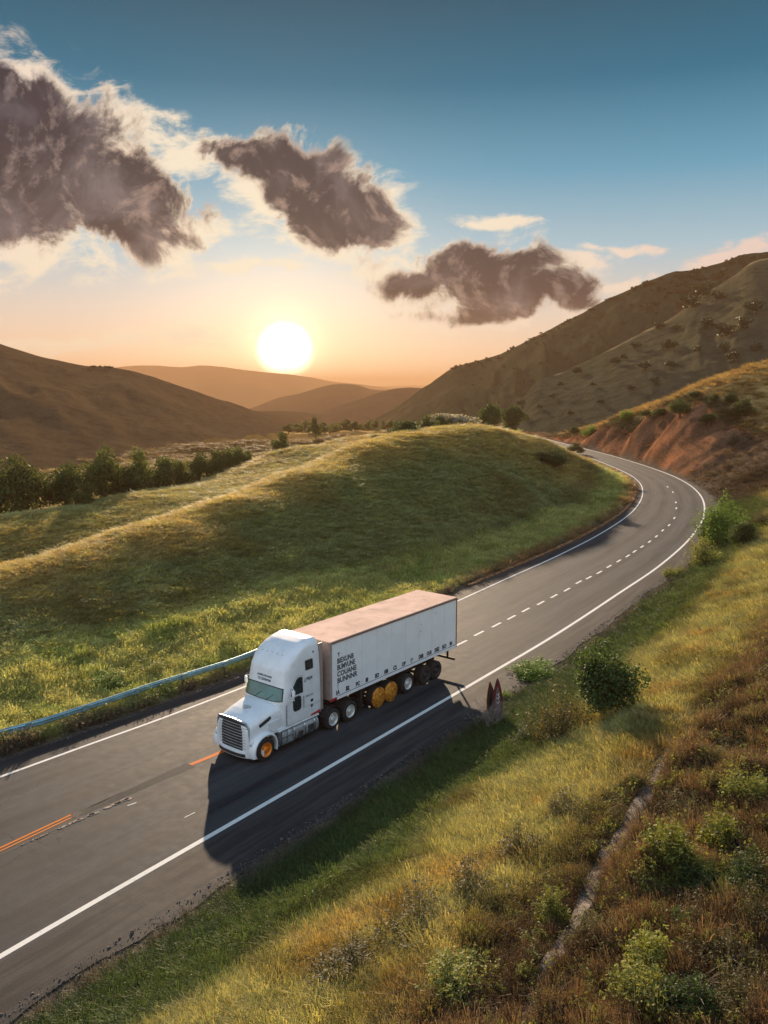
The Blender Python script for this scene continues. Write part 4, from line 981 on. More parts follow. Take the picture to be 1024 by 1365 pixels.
def sprig_mesh(name, mat, nb=110, nl=16, leaf=.03, seed=0, spread=.5, lobes=7, stem=.004):
    """many upright leafy stems out of several centres, uneven top, gaps between"""
    r = np.random.default_rng(seed); cs = [(r.uniform(0, 6.283), spread * .62 * math.sqrt(r.random()), r.uniform(.45, 1.0), r.uniform(.14, .30)) for _ in range(lobes)]; cs[0] = (0, 0, 1.0, .25)
    V = []; ss = []; stems = []
    for i in range(nb):
        ca, cd, ch, cw = cs[r.integers(lobes)]; a = r.uniform(0, 6.283); rr = math.sqrt(r.random()); c = np.array([math.cos(ca) * cd, math.sin(ca) * cd, 0.]); o_ = np.array([math.cos(a), math.sin(a), 0.])
        b = c + o_ * rr * cw * .35 + np.array([0, 0, -.06]); e = c + o_ * rr * cw * r.uniform(.8, 1.35) + np.array([0, 0, ch * (1 - .55 * rr * rr) * r.uniform(.7, 1.08)])
        sd = np.array([-o_[1], o_[0], 0]) * stem; V += [b - sd, b + sd, e + sd * .5, e - sd * .5]; ss += [.1] * 4; m = nl
        f = r.uniform(.25, 1.04, m)[:, None]; p = b + (e - b) * f + r.normal(size=(m, 3)) * .028; A_ = unit(m, r); B_ = unit(m, r); s_ = leaf * r.uniform(.5, 1.35, (m, 1)); q = np.stack([p - B_ * s_, p + A_ * s_ * .55, p + B_ * s_, p - A_ * s_ * .55], 1).reshape(-1, 3)
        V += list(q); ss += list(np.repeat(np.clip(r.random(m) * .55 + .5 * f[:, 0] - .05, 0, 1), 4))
    V = np.array(V); n = len(V) // 4; o = mesh(name, V, np.arange(n * 4).reshape(n, 4), mat); set_attr(o, 'shade', np.array(ss), 'FLOAT'); return o
def trunk_mesh(name, seed=0, h=.62, r0=.03):
    r = random.Random(seed); b = MB(); b.tube([(0, 0, -.08), (.01, 0, .15), (.015 * r.uniform(-1, 1), .02, .4), (0, 0, h)], [r0 * 1.3, r0, r0 * .7, r0 * .25], 8)
    for i in range(6):
        a = r.uniform(0, 6.28); z = r.uniform(.16, .42); l = r.uniform(.16, .3); b.tube([(0, 0, z), (math.cos(a) * l * .5, math.sin(a) * l * .5, z + l * .5), (math.cos(a) * l, math.sin(a) * l, z + l * .8)], [r0 * .5, r0 * .35, r0 * .12], 6)
    return b.build(name, m_bark, None, smooth=True)
PR = {}
def proto(kind, mat, seeds, **k):
    PR[kind] = []
    for s in seeds:
        c = crown_mesh('crown', mat, seed=s, **k); tk = trunk_mesh('trunk', s); 
        PR[kind].append((c.data, tk.data)); bpy.data.objects.remove(c); bpy.data.objects.remove(tk)
proto('dark', m_tr_dark, (1, 2, 3), n=5200, leaf=.026, lowz=.0, lobes=20, flat=1.25, cz=.50)
proto('olive', m_tr_olive, (4, 5, 6), n=5200, leaf=.026, lowz=.0, lobes=20, flat=1.25, cz=.50)
proto('green', m_tr_green, (7, 8), n=6500, leaf=.026, lobes=26, lowz=.02, spread=.36)
proto('darkbush', m_tr_dark, (9, 10), n=9000, leaf=.020, lobes=26, lowz=.02, spread=.38)
proto('dry', m_tr_brown, (11, 12), n=8000, leaf=.018, lobes=24, lowz=.0, spread=.40)
proto('yellow', m_tr_yel, (13, 14), n=5200, leaf=.028, lobes=24, lowz=.0, spread=.42)
def proto2(kind, mat, seeds, **k):
    PR[kind] = []
    for s in seeds:
        c = sprig_mesh('crown', mat, seed=s, **k); tk = trunk_mesh('trunk', s, h=.35, r0=.014); PR[kind].append((c.data, tk.data)); bpy.data.objects.remove(c); bpy.data.objects.remove(tk)
proto2('dry', m_tr_brown, (11, 12, 31), nb=240, nl=14, leaf=.018)
proto2('yellow', m_tr_yel, (13, 14, 32), nb=200, nl=16, leaf=.026)
proto2('lime', m_tr_lime, (33, 34), nb=170, nl=16, leaf=.030)
proto2('green', m_tr_green, (7, 8), nb=330, nl=22, leaf=.024, spread=.6, lobes=9)
proto2('darkleaf', m_tr_dkl, (35, 36), nb=220, nl=16, leaf=.026)
proto('pale', m_tr_pale, (15,), n=4200, leaf=.03, lobes=24, lowz=.0, spread=.42)
proto('tiny', m_mtn, (16, 17, 18), n=420, leaf=.07, lobes=9, lowz=.02, spread=.36)
proto('mid', m_tr_olive, (19, 20, 41), n=1200, leaf=.05, lobes=16, lowz=.0, spread=.40)
def plant(name, kind, x, y, z, h, w, label, cat='bush', group=None, rz=None, sink=.04):
    c, tk = PR[kind][random.randrange(len(PR[kind]))]
    r = root(name, (x, y, z - h * sink), random.uniform(0, 6.28) if rz is None else rz, label=label, cat=cat, group=group); r.scale = (w * 1.25, w * 1.25, h * 1.12)
    for n_, me in (('crown', c), ('trunk', tk)):
        if kind == 'tiny' and n_ == 'trunk': continue
        o = bpy.data.objects.new(n_, me); COL.objects.link(o); o.parent = r
    return r
def plant_px(name, kind, u, vb, hpx, wpx, label, cat='bush', group=None, p=None):
    p = p or hit(u, vb); D = p.y; return plant(name, kind, p.x, p.y, p.z, hpx * D / F * 1.25, wpx * D / F * 1.22, label, cat, group)

# row of trees beyond the grass ridge on the left: foot hidden behind the ridge
ORD = ['leftmost', 'second from the left', 'third from the left', 'fourth from the left', 'fifth from the left', 'sixth from the left', 'seventh from the left', 'eighth from the left', 'seventh from the right', 'sixth from the right', 'fifth from the right', 'fourth from the right', 'third from the right', 'second from the right', 'rightmost']
row = [(-6, 625, 103, 60), (30, 612, 104, 62), (84, 618, 108, 46), (108, 646, 104, 30), (134, 600, 114, 46), (164, 622, 117, 40), (188, 601, 124, 38), (216, 606, 128, 44), (240, 610, 132, 36), (264, 605, 140, 30), (283, 602, 146, 30), (300, 598, 152, 26), (316, 597, 156, 24), (328, 599, 160, 18)]
look = ['tall dark', 'broad dark', 'dark upright', 'low dark', 'tall round topped', 'dark spreading', 'dense green', 'rounded green', 'slender green', 'small leafy', 'small rounded', 'backlit small', 'backlit bushy', 'low bushy']
for i, (u, vt, Y, wp) in enumerate(row):
    p = at(u, vt, Y); z0 = tz(p[0], p[1]); z0 -= .8; plant('tree', 'dark' if i in (0, 2, 5) else 'olive', p[0], p[1], z0, p[2] - z0, wp * Y / F * 1.12,
        look[i] + ' tree, ' + (ORD[i] if i < 7 else ORD[i + 1]) + ' in the row behind the left grass ridge', 'tree', 'trees in a row behind the left grass ridge')
for u, vb, hp, wp, kd, lb in [(375, 604, 22, 24, 'olive', 'small round bush on the golden slope left of the valley centre'), (502, 598, 17, 14, 'dark', 'smallest dark round tree alone on the golden meadow'),
        (542, 588, 25, 32, 'dark', 'large round dark bush on the crest of the green mound'), (571, 578, 20, 26, 'olive', 'olive bush behind the mound right of the round dark bush'), (590, 577, 18, 20, 'olive', 'olive bush beside the pale dome bush behind the mound'),
        (607, 579, 26, 50, 'pale', 'pale dome shaped bush behind the mound crest'), (640, 578, 22, 16, 'dark', 'small dark tree left of the tall pair by the far road'), (655, 578, 36, 26, 'dark', 'tall dark tree with ragged top near the far road'),
        (683, 578, 34, 26, 'dark', 'rounded dark tree right beside the far end of the road'), (421, 571, 12, 12, 'mid', 'round tree on the valley floor left of the far tree line')]:
    Y = {375: 185, 502: 107, 542: 112, 571: 125, 590: 130, 607: 133, 640: 215, 655: 210, 683: 235, 421: 330}[u]
    p = at(u, vb, Y); z0 = tz(p[0], p[1]); top = at(u, vb - hp, Y)[2]; zb = min(z0, p[2]); plant('tree' if 'tree' in lb else 'bush', kd, p[0], p[1], zb, (top - zb) * 1.12, wp * Y / F * 1.25, lb, 'tree' if 'tree' in lb else 'bush')
for i in range(26):                                   # far line of little trees across the valley
    u = 384 + i * 5.6 + random.uniform(-2, 2); Y = random.uniform(380, 560); p = at(u, 574, Y); z0 = tz(p[0], p[1]); top = at(u, random.uniform(560, 568), Y)[2]
    plant('tree', 'mid', p[0], p[1], z0, max(5, (top - z0) * random.uniform(.8, 1.2)), random.uniform(9, 20) * Y / F, random.choice(['broad', 'small', 'slender', 'low']) + ' hazy tree in the far line across the valley, ' + ('left part' if u < 430 else 'middle part' if u < 480 else 'right part'), 'tree', 'far trees across the valley')
# bushes along the right side
for u, vb, hp, wp, kd, lb in [(800, 962, 92, 88, 'darkbush', 'large dark green bush on the grassy slope right of the sign'), (742, 990, 76, 84, 'dry', 'brown grey twiggy bush left of the large dark bush'),
        (966, 724, 54, 46, 'green', 'tall bright green bush beside the outside of the bend'), (938, 756, 36, 40, 'yellow', 'low yellow green bush below the tall bush at the bend'), (990, 732, 30, 34, 'darkbush', 'dark low bush right of the tall bush at the bend'),
        (905, 770, 16, 30, 'yellow', 'small low shrub at the road edge below the bend'), (1012, 700, 20, 34, 'dry', 'dry brown bush on the crest at the right edge'), (700, 992, 16, 30, 'darkbush', 'small dark bush on the green verge below the sign'), (715, 900, 18, 60, 'green', 'low green shrub spreading along the road verge above the sign'), (675, 935, 12, 22, 'green', 'tiny green shrub at the foot of the sign'),
        (740, 628, 22, 36, 'darkbush', 'dark olive bush on the mound near the inside of the bend'), (722, 618, 12, 26, 'darkbush', 'small olive bush left of the dark one on the mound'), (765, 606, 12, 22, 'olive', 'olive shrub at the far inside edge of the road'), (310, 868, 22, 40, 'yellow', 'sunlit yellow bush in the weeds behind the guard rail'), (150, 918, 20, 60, 'green', 'green bush behind the guard rail near the left edge'),
        (196, 905, 22, 50, 'yellow', 'yellow green weed clump behind the middle of the guard rail'),
        (835, 562, 12, 16, 'green', 'bright green bush at the left end of the bank top'), (906, 556, 18, 26, 'darkbush', 'wide dark bush on the brow of the cut bank'), (926, 530, 6, 18, 'darkbush', 'flat dark shrub on the golden hilltop edge'), (951, 541, 12, 11, 'darkbush', 'small dark shrub on the golden slope above the bank'), (973, 540, 14, 16, 'darkbush', 'round dark shrub right of the small one on the golden slope'),
        (990, 560, 22, 26, 'darkbush', 'large dark bush at the right of the golden slope'), (977, 594, 14, 14, 'dry', 'rusty dark bush on the brow above the rubble'), (788, 580, 12, 16, 'green', 'green bush where the bank meets the far road'), (765, 582, 9, 12, 'dark', 'small dark bush at the far edge of the road'), (880, 560, 10, 20, 'darkbush', 'dark shrub hanging over the red bank'), (862, 558, 8, 16, 'darkbush', 'little dark shrub along the bank top'), (945, 570, 12, 22, 'darkbush', 'dark shrub patch over the brown part of the bank')]:
    if hit(u, vb) is None: print('NOHIT', u, vb); continue
    plant_px('bush', kd, u, vb, hp, wp, lb)
# foreground scrub one can tell apart
fg = [(959, 1140, 62, 56, 'lime', 'yellow green shrub'), (893, 1150, 56, 62, 'lime', 'spreading yellow green shrub'), (995, 1062, 40, 50, 'yellow', 'low yellow green shrub'), (735, 1232, 48, 46, 'lime', 'bright green shrub left of the trail'),
      (868, 1305, 66, 74, 'lime', 'large green leafy shrub'), (850, 1350, 54, 66, 'yellow', 'lime green shrub'), (945, 1238, 40, 66, 'dry', 'wide rusty brown shrub'), (859, 1190, 34, 50, 'yellow', 'small olive shrub right of the trail'),
      (757, 1090, 34, 56, 'dry', 'dark reddish brown shrub'), (692, 1142, 44, 66, 'dry', 'broad brown shrub'), (637, 1196, 40, 70, 'dry', 'low dark brown shrub'), (570, 1240, 36, 90, 'dry', 'wide dark brown shrub'), (795, 1262, 40, 60, 'dry', 'dry brown shrub'), (970, 1300, 50, 80, 'dry', 'big dry brown shrub'),
      (1014, 1240, 56, 60, 'dry', 'dark dry shrub'), (832, 1030, 18, 40, 'dry', 'small brown shrub'), (915, 1085, 26, 56, 'dry', 'low brown shrub'), (985, 1000, 20, 50, 'dry', 'flat brown shrub'), (940, 1190, 40, 50, 'darkleaf', 'dark green shrub'), (1000, 1180, 46, 56, 'darkleaf', 'shadowy green shrub'), (905, 1255, 40, 50, 'darkleaf', 'dark leafy shrub'), (1005, 1345, 50, 70, 'dry', 'scraggy brown shrub'), (620, 1330, 44, 80, 'yellow', 'yellow green weed clump'), (480, 1300, 34, 90, 'dry', 'brown weed clump'), (930, 1350, 44, 60, 'darkleaf', 'dark green low shrub')]
place = ['on the brown slope below the trail bend', 'just right of the trail on the brown slope', 'in the scrub at the right edge', 'near the lower trail', 'in the bottom right scrub', 'at the bottom right of the trail foot', 'in the middle of the right scrub', 'beside the trail bend', 'on the yellow grass left of the upper trail', 'on the slope left of the middle trail', 'amid the pale grass at lower centre', 'in the grass at bottom centre', 'touching the right side of the lower trail', 'in the lower right scrub', 'at the right edge of the scrub', 'above the top of the trail', 'right of the upper trail', 'high on the right slope', 'behind the wide rusty shrub', 'at the right edge below the upper slope', 'between the wide rusty and large green shrubs', 'in the bottom right corner', 'at the bottom edge left of the trail foot', 'in pale grass at the bottom left of the slope', 'at the bottom edge of the scrub']
for (u, vb, hp, wp, kd, lb), pl in zip(fg, place):
    p = hit(u, min(vb, 1364) if vb < 1364 else 1364, 4, 80); dist = (p - cam.location).length
    plant('shrub', kd, p.x, p.y, p.z, hp * dist / F * 1.0, wp * dist / F * 1.25, lb + ' ' + pl, 'shrub')
# shrubs scattered on the mountains
def on_hill(seed, u, v):
    o, V, a = HILLS[seed]; fl = V.reshape(-1, 3); d = fl - np.array([0, 0, CAMH]); cy = math.cos(PITCH); sy = math.sin(PITCH)
    dep = d[:, 1] * cy - d[:, 2] * sy; up = d[:, 1] * sy + d[:, 2] * cy; pu = 512 + F * d[:, 0] / dep; pv = 682.5 - F * up / dep
    e = (pu - u) ** 2 + (pv - v) ** 2; cand = np.where(e < 60)[0]
    if len(cand) == 0: return fl[e.argmin()]
    return fl[cand[np.argmin(dep[cand] + e[cand] * .8)]]
def where_(u, v, lo, hi):
    f = (u - lo) / (hi - lo); return 'at the left end' if f < .2 else 'left of the middle' if f < .4 else 'in the middle' if f < .6 else 'right of the middle' if f < .8 else 'at the right end'
def mshrub(seed, u, v, hp, wp, label, group):
    lo, hi = {'spur': (690, 1024), 'thic': (860, 1024), 'right': (600, 1024), 'far': (600, 900), 'left': (120, 160)}[[k for k in ('spur', 'thic', 'far', 'left', 'right') if k in group][0]]
    label += ', ' + where_(u, v, lo, hi); label = ('wide ' if wp > 8 and seed == 2 else '') + label
    if 'spur' in group: label = ('large ' if hp > 11 else 'small ' if hp < 8 else '') + label + (', high up' if v < 450 else ', low down' if v > 512 else ', halfway up')
    p = on_hill(seed, u, v); D = p[1]; k_ = 1.5 if seed == 3 else 1.15; plant('shrub', 'tiny', p[0], p[1], p[2], max(.8, k_ * hp * D / F), max(.8, k_ * wp * D / F), label, 'shrub', group, sink=.15)
for u, v, s in [(846, 466, 8), (893, 468, 12), (876, 440, 9), (944, 438, 11), (964, 450, 14), (967, 470, 10), (977, 484, 12), (817, 488, 9), (829, 480, 7), (861, 492, 9), (892, 492, 9), (873, 515, 9), (747, 515, 6), (770, 500, 9), (694, 540, 6), (918, 412, 14), (935, 398, 16), (957, 400, 10), (700, 560, 6), (720, 545, 5), (840, 520, 6), (800, 540, 6), (760, 555, 6), (900, 440, 7), (930, 470, 7), (990, 440, 12), (1005, 420, 14), (1010, 470, 9), (790, 515, 5), (736, 530, 5)]:
    mshrub(3, u, v, s, s * 1.25, 'round dark shrub on the nearer mountain spur', 'shrubs on the mountain spur')
for i in range(90):
    u = random.uniform(900, 1024) if i < 55 else random.uniform(860, 1000); f = random.random(); v = np.interp(u, [860, 900, 960, 1024], [378, 368, 354, 338]) + f * np.interp(u, [860, 1024], [40, 60]) + 3
    mshrub(2, u, v, random.uniform(3, 8), random.uniform(5, 13), 'small shrub in the thicket high on the right mountain', 'thicket shrubs high on the right mountain')
for i in range(80):
    u = random.uniform(600, 1024); v = np.interp(u, [600, 625, 645, 662, 700, 760, 830, 900, 960, 1024], [492, 484, 479, 473, 454, 425, 390, 366, 352, 335]) + random.uniform(0, 4)
    mshrub(2, u, v, random.uniform(2, 5), random.uniform(3, 8), 'tiny shrub on the skyline of the right mountain', 'skyline shrubs on the right mountain')
for i in range(50):
    u = random.uniform(600, 900); v0 = np.interp(u, [600, 700, 760, 830, 900], [500, 462, 432, 398, 374]); mshrub(2, u, v0 + random.uniform(4, 60), random.uniform(2, 5), random.uniform(3, 7), 'small dark shrub on the far shaded face of the right mountain', 'shrubs on the far mountain face')
for i in range(14):
    u = random.uniform(120, 160); mshrub(1, u, 490, 3, 5, 'tiny shrub on the skyline of the left mountain', 'skyline shrubs on the left mountain') if i < 8 else None

# ------------------------------------------------------------------ ground cover
tuftc = {}
def newcoll(name, objs):
    c = bpy.data.collections.new(name)
    for o in objs: COL.objects.unlink(o); c.objects.link(o)
    return c
def grass_tuft(seed, nb=46, spread=.26, wid=.009, lean=.5, heads=False):
    r = np.random.default_rng(seed); V = []; Fc = []; sh = []
    for i in range(nb):
        a = r.uniform(0, 6.283); d = spread * math.sqrt(r.random()); b = np.array([math.cos(a) * d, math.sin(a) * d, -.05]); h = r.uniform(.45, 1.0); a2 = a + r.normal() * .8; ln = lean * r.uniform(.2, 1.2)
        dr = np.array([math.cos(a2), math.sin(a2), 0]); sd = np.array([-dr[1], dr[0], 0]) * wid * r.uniform(.7, 1.4); s_ = r.random()
        p1 = b + dr * ln * .25 * h + np.array([0, 0, h * .55]); p2 = b + dr * ln * h * .8 + np.array([0, 0, h])
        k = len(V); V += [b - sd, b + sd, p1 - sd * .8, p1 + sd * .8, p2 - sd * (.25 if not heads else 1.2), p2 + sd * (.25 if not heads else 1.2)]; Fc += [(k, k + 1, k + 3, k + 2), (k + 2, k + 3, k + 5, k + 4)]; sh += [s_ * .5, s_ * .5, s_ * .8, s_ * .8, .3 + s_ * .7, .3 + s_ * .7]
    o = mesh('tuft', V, Fc, m_tint); set_attr(o, 'shade', sh, 'FLOAT'); return o
def scrub_tuft(seed, nb=26, nl=9, leaf=.022, spread=.30):
    r = np.random.default_rng(seed); P = []; sh = []; V = []; Fc = []; ss = []
    for i in range(nb):
        a = r.uniform(0, 6.283); d = spread * math.sqrt(r.random()); b = np.array([math.cos(a) * d * .5, math.sin(a) * d * .5, -.05]); h = r.uniform(.4, 1.0) * (1 - .5 * d / spread * r.random()); e = b + np.array([math.cos(a) * d * 1.1, math.sin(a) * d * 1.1, h]) 
        sd = np.array([-math.sin(a), math.cos(a), 0]) * .006; k = len(V); V += [b - sd, b + sd, e + sd * .4, e - sd * .4]; Fc.append((k, k + 1, k + 2, k + 3)); ss += [.1, .1, .3, .3]
        for j in range(nl):
            f = r.uniform(.3, 1.05); p = b + (e - b) * f + r.normal(size=3) * .03; q = unit(2, r); s = leaf * r.uniform(.6, 1.6); A_ = q[0] * s * .6; B_ = q[1] * s; k = len(V); V += [p - B_, p + A_, p + B_, p - A_]; Fc.append((k, k + 1, k + 2, k + 3)); ss += [r.random() * .6 + .4 * f] * 4
    o = mesh('tuft', V, Fc, m_tint); set_attr(o, 'shade', ss, 'FLOAT'); return o
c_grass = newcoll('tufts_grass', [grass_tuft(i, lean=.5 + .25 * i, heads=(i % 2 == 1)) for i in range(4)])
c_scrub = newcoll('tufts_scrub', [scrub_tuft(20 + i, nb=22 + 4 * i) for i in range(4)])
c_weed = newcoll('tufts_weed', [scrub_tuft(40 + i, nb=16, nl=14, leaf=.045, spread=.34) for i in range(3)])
def scatter(name, pts, rot, scl, tint, coll):
    me = bpy.data.meshes.new(name); me.vertices.add(len(pts)); me.vertices.foreach_set('co', np.ascontiguousarray(pts, np.float32).ravel()); o = bpy.data.objects.new(name, me); COL.objects.link(o)
    set_attr(o, 'rot', rot, 'FLOAT_VECTOR'); set_attr(o, 'scl', scl, 'FLOAT_VECTOR'); set_attr(o, 'tint', tint)
    g = bpy.data.node_groups.new(name, 'GeometryNodeTree'); g.interface.new_socket('Geometry', in_out='INPUT', socket_type='NodeSocketGeometry'); g.interface.new_socket('Geometry', in_out='OUTPUT', socket_type='NodeSocketGeometry')
    i_ = g.nodes.new('NodeGroupInput'); o_ = g.nodes.new('NodeGroupOutput'); mp = g.nodes.new('GeometryNodeMeshToPoints'); ip = g.nodes.new('GeometryNodeInstanceOnPoints'); ci = g.nodes.new('GeometryNodeCollectionInfo')
    ci.inputs['Collection'].default_value = coll; ci.inputs['Separate Children'].default_value = True; ci.inputs['Reset Children'].default_value = True
    def na(n, ty): q = g.nodes.new('GeometryNodeInputNamedAttribute'); q.data_type = ty; q.inputs['Name'].default_value = n; return q.outputs['Attribute']
    L = g.links.new; L(i_.outputs[0], mp.inputs[0]); L(mp.outputs[0], ip.inputs['Points']); L(ci.outputs[0], ip.inputs['Instance']); ip.inputs['Pick Instance'].default_value = True
    ri = g.nodes.new('FunctionNodeRandomValue'); ri.data_type = 'INT'; ri.inputs[4].default_value = 0; ri.inputs[5].default_value = 3; L(ri.outputs[2], ip.inputs['Instance Index'])
    L(na('rot', 'FLOAT_VECTOR'), ip.inputs['Rotation']); L(na('scl', 'FLOAT_VECTOR'), ip.inputs['Scale']); L(ip.outputs[0], o_.inputs[0])
    md = o.modifiers.new('scatter', 'NODES'); md.node_group = g; return tag(o, kind='stuff')
# random spots: even in bearing, denser nearby
def spots(n, r0, r1, p=2.0, a0=-31, a1=31):
    th_ = rng.uniform(R(a0), R(a1), n); q = rng.random(n); e_ = 3 - p; r = (r0 ** e_ + (r1 ** e_ - r0 ** e_) * q) ** (1 / e_) if abs(e_) > 1e-6 else r0 * (r1 / r0) ** q
    return r * np.sin(th_), r * np.cos(th_)
xs_, ys_ = [], []
for n, a, b_, p, w0, w1 in ((90000, 7, 40, 1.9, -31, 31), (42000, 5, 40, 1.9, 31, 62), (7000, 9, 40, 1.9, -42, -31), (120000, 36, 130, 2.35, -31, 31), (22000, 36, 130, 2.35, 31, 42), (60000, 110, 330, 2.6, -31, 31)):
    x, y = spots(n, a, b_, p, w0, w1); xs_.append(x); ys_.append(y)
X_ = np.concatenate(xs_); Yy = np.concatenate(ys_); ZZ, of_, ix_, ee, orr, oll = terrain(X_, Yy, full=True)
ok = ee > .25 + .5 * rng.random(len(ee)); X_, Yy, ZZ, ix_, ee, orr, oll = (q[ok] for q in (X_, Yy, ZZ, ix_, ee, orr, oll))
# trail
trail_px = [(975, 925), (950, 946), (925, 968), (904, 991), (882, 1019), (868, 1045), (859, 1064), (832, 1114), (812, 1140), (797, 1165), (782, 1200), (772, 1228), (759, 1250), (728, 1295), (708, 1336), (700, 1364)]
tr_w = [hit(*q) for q in trail_px]; tr_w = catmull([(p.x, p.y, w) for p, w in zip(tr_w, np.interp(range(16), [0, 2, 5, 7, 9, 12, 15], [.08, .16, .24, .27, .22, .19, .14]))], 8)
def trail_d(x, y):
    d = np.full(len(x), 99.0)
    for q in tr_w: d = np.minimum(d, np.hypot(x - q[0], y - q[1]) - q[2])
    return d
near = (Yy < 40) & (orr > 5); td = np.full(len(X_), 99.0); td[near] = trail_d(X_[near], Yy[near]); ok = td > -.04 + rng.random(len(td)) * .16
X_, Yy, ZZ, ix_, ee, orr, oll = (q[ok] for q in (X_, Yy, ZZ, ix_, ee, orr, oll))
RD = np.hypot(X_, Yy); rightside = orr > oll
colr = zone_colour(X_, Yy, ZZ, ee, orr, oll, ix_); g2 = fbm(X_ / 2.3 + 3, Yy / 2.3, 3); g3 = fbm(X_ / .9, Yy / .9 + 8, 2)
bank = rightside & (rl[ix_, 1] > 108) & (orr < np.interp(Yy, [110, 130, 150, 165, 180, 200, 215, 240], [10, 12, 10.5, 9.0, 6.6, 4.4, 3.0, 2.0]) - .3)
dens = np.ones(len(X_)); dens[bank] = np.where(rl[ix_[bank], 1] < 140, .6, .06); dens *= np.where(ee < 1.6, .55, 1) 
brownz = rightside & (ee > 10.3 + (g2 - .5) * 4) & (Yy < 70); dens[brownz] *= .55 + .9 * (g3[brownz] > .42)
yelz = rightside & ~brownz & (ee > 4.2)
ok = rng.random(len(X_)) < dens
X_, Yy, ZZ, colr, g2, g3, RD, rightside, brownz, yelz, ee, bank, ix_ = (q[ok] for q in (X_, Yy, ZZ, colr, g2, g3, RD, rightside, brownz, yelz, ee, bank, ix_))
n = len(X_); u_ = rng.random(n)
kind = np.zeros(n, int)                                   # 0 grass 1 scrub 2 weed
kind[brownz] = np.where(u_[brownz] < .80, 1, np.where(u_[brownz] < .88, 2, 0)); kind[yelz] = np.where((u_[yelz] < .14) | (g2[yelz] > .66), 1, 0)
lft = ~rightside; strip_ = lft & (ee < 8) & (RD < 130); kind[strip_] = np.where(u_[strip_] < .45, 2, np.where(u_[strip_] < .7, 1, 0)); hl = lft & ~strip_; kind[hl] = np.where(u_[hl] < .30, 2, np.where(u_[hl] < .55, 1, 0))
vz = rightside & (ee <= 4.2); kind[vz] = np.where(u_[vz] < .35, 2, 0)
base_s = np.interp(RD, [8, 20, 40, 80, 150, 330], [.42, .52, .75, 1.0, 1.7, 3.2]); hh = np.interp(RD, [8, 40, 80, 150, 330], [.34, .42, .50, .6, 1.0])
hh = hh * np.where(brownz, 1.15 * (.6 + .9 * g3), 1) * np.where(vz, .75, 1) * np.where(hl, .62, 1) * np.where(yelz, .85, 1) * np.where(strip_, .75 + 1.1 * g3, 1) * np.where(bank, .9, 1)
hh *= rng.uniform(.6, 1.35, n) * (.6 + .8 * g2); base_s *= rng.uniform(.7, 1.3, n)
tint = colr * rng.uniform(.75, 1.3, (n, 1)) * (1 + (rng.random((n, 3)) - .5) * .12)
gk = kind == 0; dry = rng.random(n) < .25; tint[gk & dry] = tint[gk & dry] * np.array([1.3, 1.2, 1.0])
br = brownz & (kind == 1); tint[br] *= np.where(rng.random((br.sum(), 1)) < .4, np.array([[1.35, 1.2, 1.0]]), np.array([[.75, .72, .75]])); tint[hl] *= 1.6; tint[hl & (kind == 1)] *= np.array([.9, .8, .75]); dk_ = brownz & (g2 < .47); tint[dk_] *= .5; dky = yelz & (g2 > .6); tint[dky] *= np.array([.62, .60, .55]); lime = brownz & (kind == 2); tint[lime] = np.array([.13, .14, .035]) * rng.uniform(.6, 1.4, (lime.sum(), 1))
rotv = np.stack([rng.normal(0, .12, n), rng.normal(0, .12, n), rng.uniform(0, 6.283, n)], 1); scl = np.stack([base_s, base_s, hh], 1)
for k_, nm, cc_ in ((0, 'grass', c_grass), (1, 'scrub', c_scrub), (2, 'weeds', c_weed)):
    q = kind == k_; scatter(nm, np.stack([X_, Yy, ZZ - .02], 1)[q], rotv[q], scl[q], np.clip(tint[q], .004, .6), cc_)

# trail sheet draped over the slope
m_path, t, b, o_ = newmat('trodden_earth'); v = objv(t); n1 = nnoise(t, v, 9, 7, .7); setc(t, b, 'Base Color', nramp(t, n1, [(.3, (.05, .038, .032)), (.52, (.12, .092, .078)), (.7, (.21, .17, .145))])); b.inputs['Roughness'].default_value = .95; bump(t, b, n1, 1.0, .06)
tg = np.gradient(tr_w[:, :2], axis=0); tg /= np.linalg.norm(tg, axis=1)[:, None]; vv = []; nc = 7
for i, q in enumerate(tr_w):
    for j in range(nc + 1):
        f = j / nc * 2 - 1; w = q[2] * (1.15 + .35 * (vnoise(np.array([i * .45]), np.array([f * 1.0 + (5 if f > 0 else 1)]))[0] - .5)); vv.append((q[0] - tg[i, 1] * w * f, q[1] + tg[i, 0] * w * f))
vv = np.array(vv); tzv = terrain(vv[:, 0], vv[:, 1]); f_ = np.tile(np.linspace(-1, 1, nc + 1), len(tr_w)); zz_ = tzv + .035 - .06 * (np.abs(f_) > .9)
ff = [(i * (nc + 1) + j, (i + 1) * (nc + 1) + j, (i + 1) * (nc + 1) + j + 1, i * (nc + 1) + j + 1) for i in range(len(tr_w) - 1) for j in range(nc)]
tag(MB().add(np.column_stack([vv, zz_]), ff).build('path', m_path, smooth=True), kind='structure')

# gravel along both asphalt edges
m_grv = simple('gravel_stone', (.10, .085, .075), .95, var=.4, scale=3)
gm = MB(); bm = bmesh.new(); bmesh.ops.create_icosphere(bm, subdivisions=1, radius=1.0); iv = np.array([q.co[:] for q in bm.verts]); iF = np.array([[q.index for q in f.verts] for f in bm.faces]); bm.free()
NG = 11000; k = rng.integers(20, NR - 1, NG * 3); k = k[(rl[k, 1] > 14) & (rl[k, 1] < 130)][:NG]; sidep = rng.random(len(k)) < .7
o_ff = np.where(sidep, -SW[k] + .45 - rng.exponential(.6, len(k)), rl[k, 2] + SL[k] - .2 + rng.exponential(.3, len(k))); j_ = rng.random(len(k)) 
pp = rl[k, :2] + (rl[np.minimum(k + 1, NR - 1), :2] - rl[k, :2]) * j_[:, None] + nor[k] * o_ff[:, None]; zz_ = np.maximum(terrain(pp[:, 0], pp[:, 1]), 0.0)
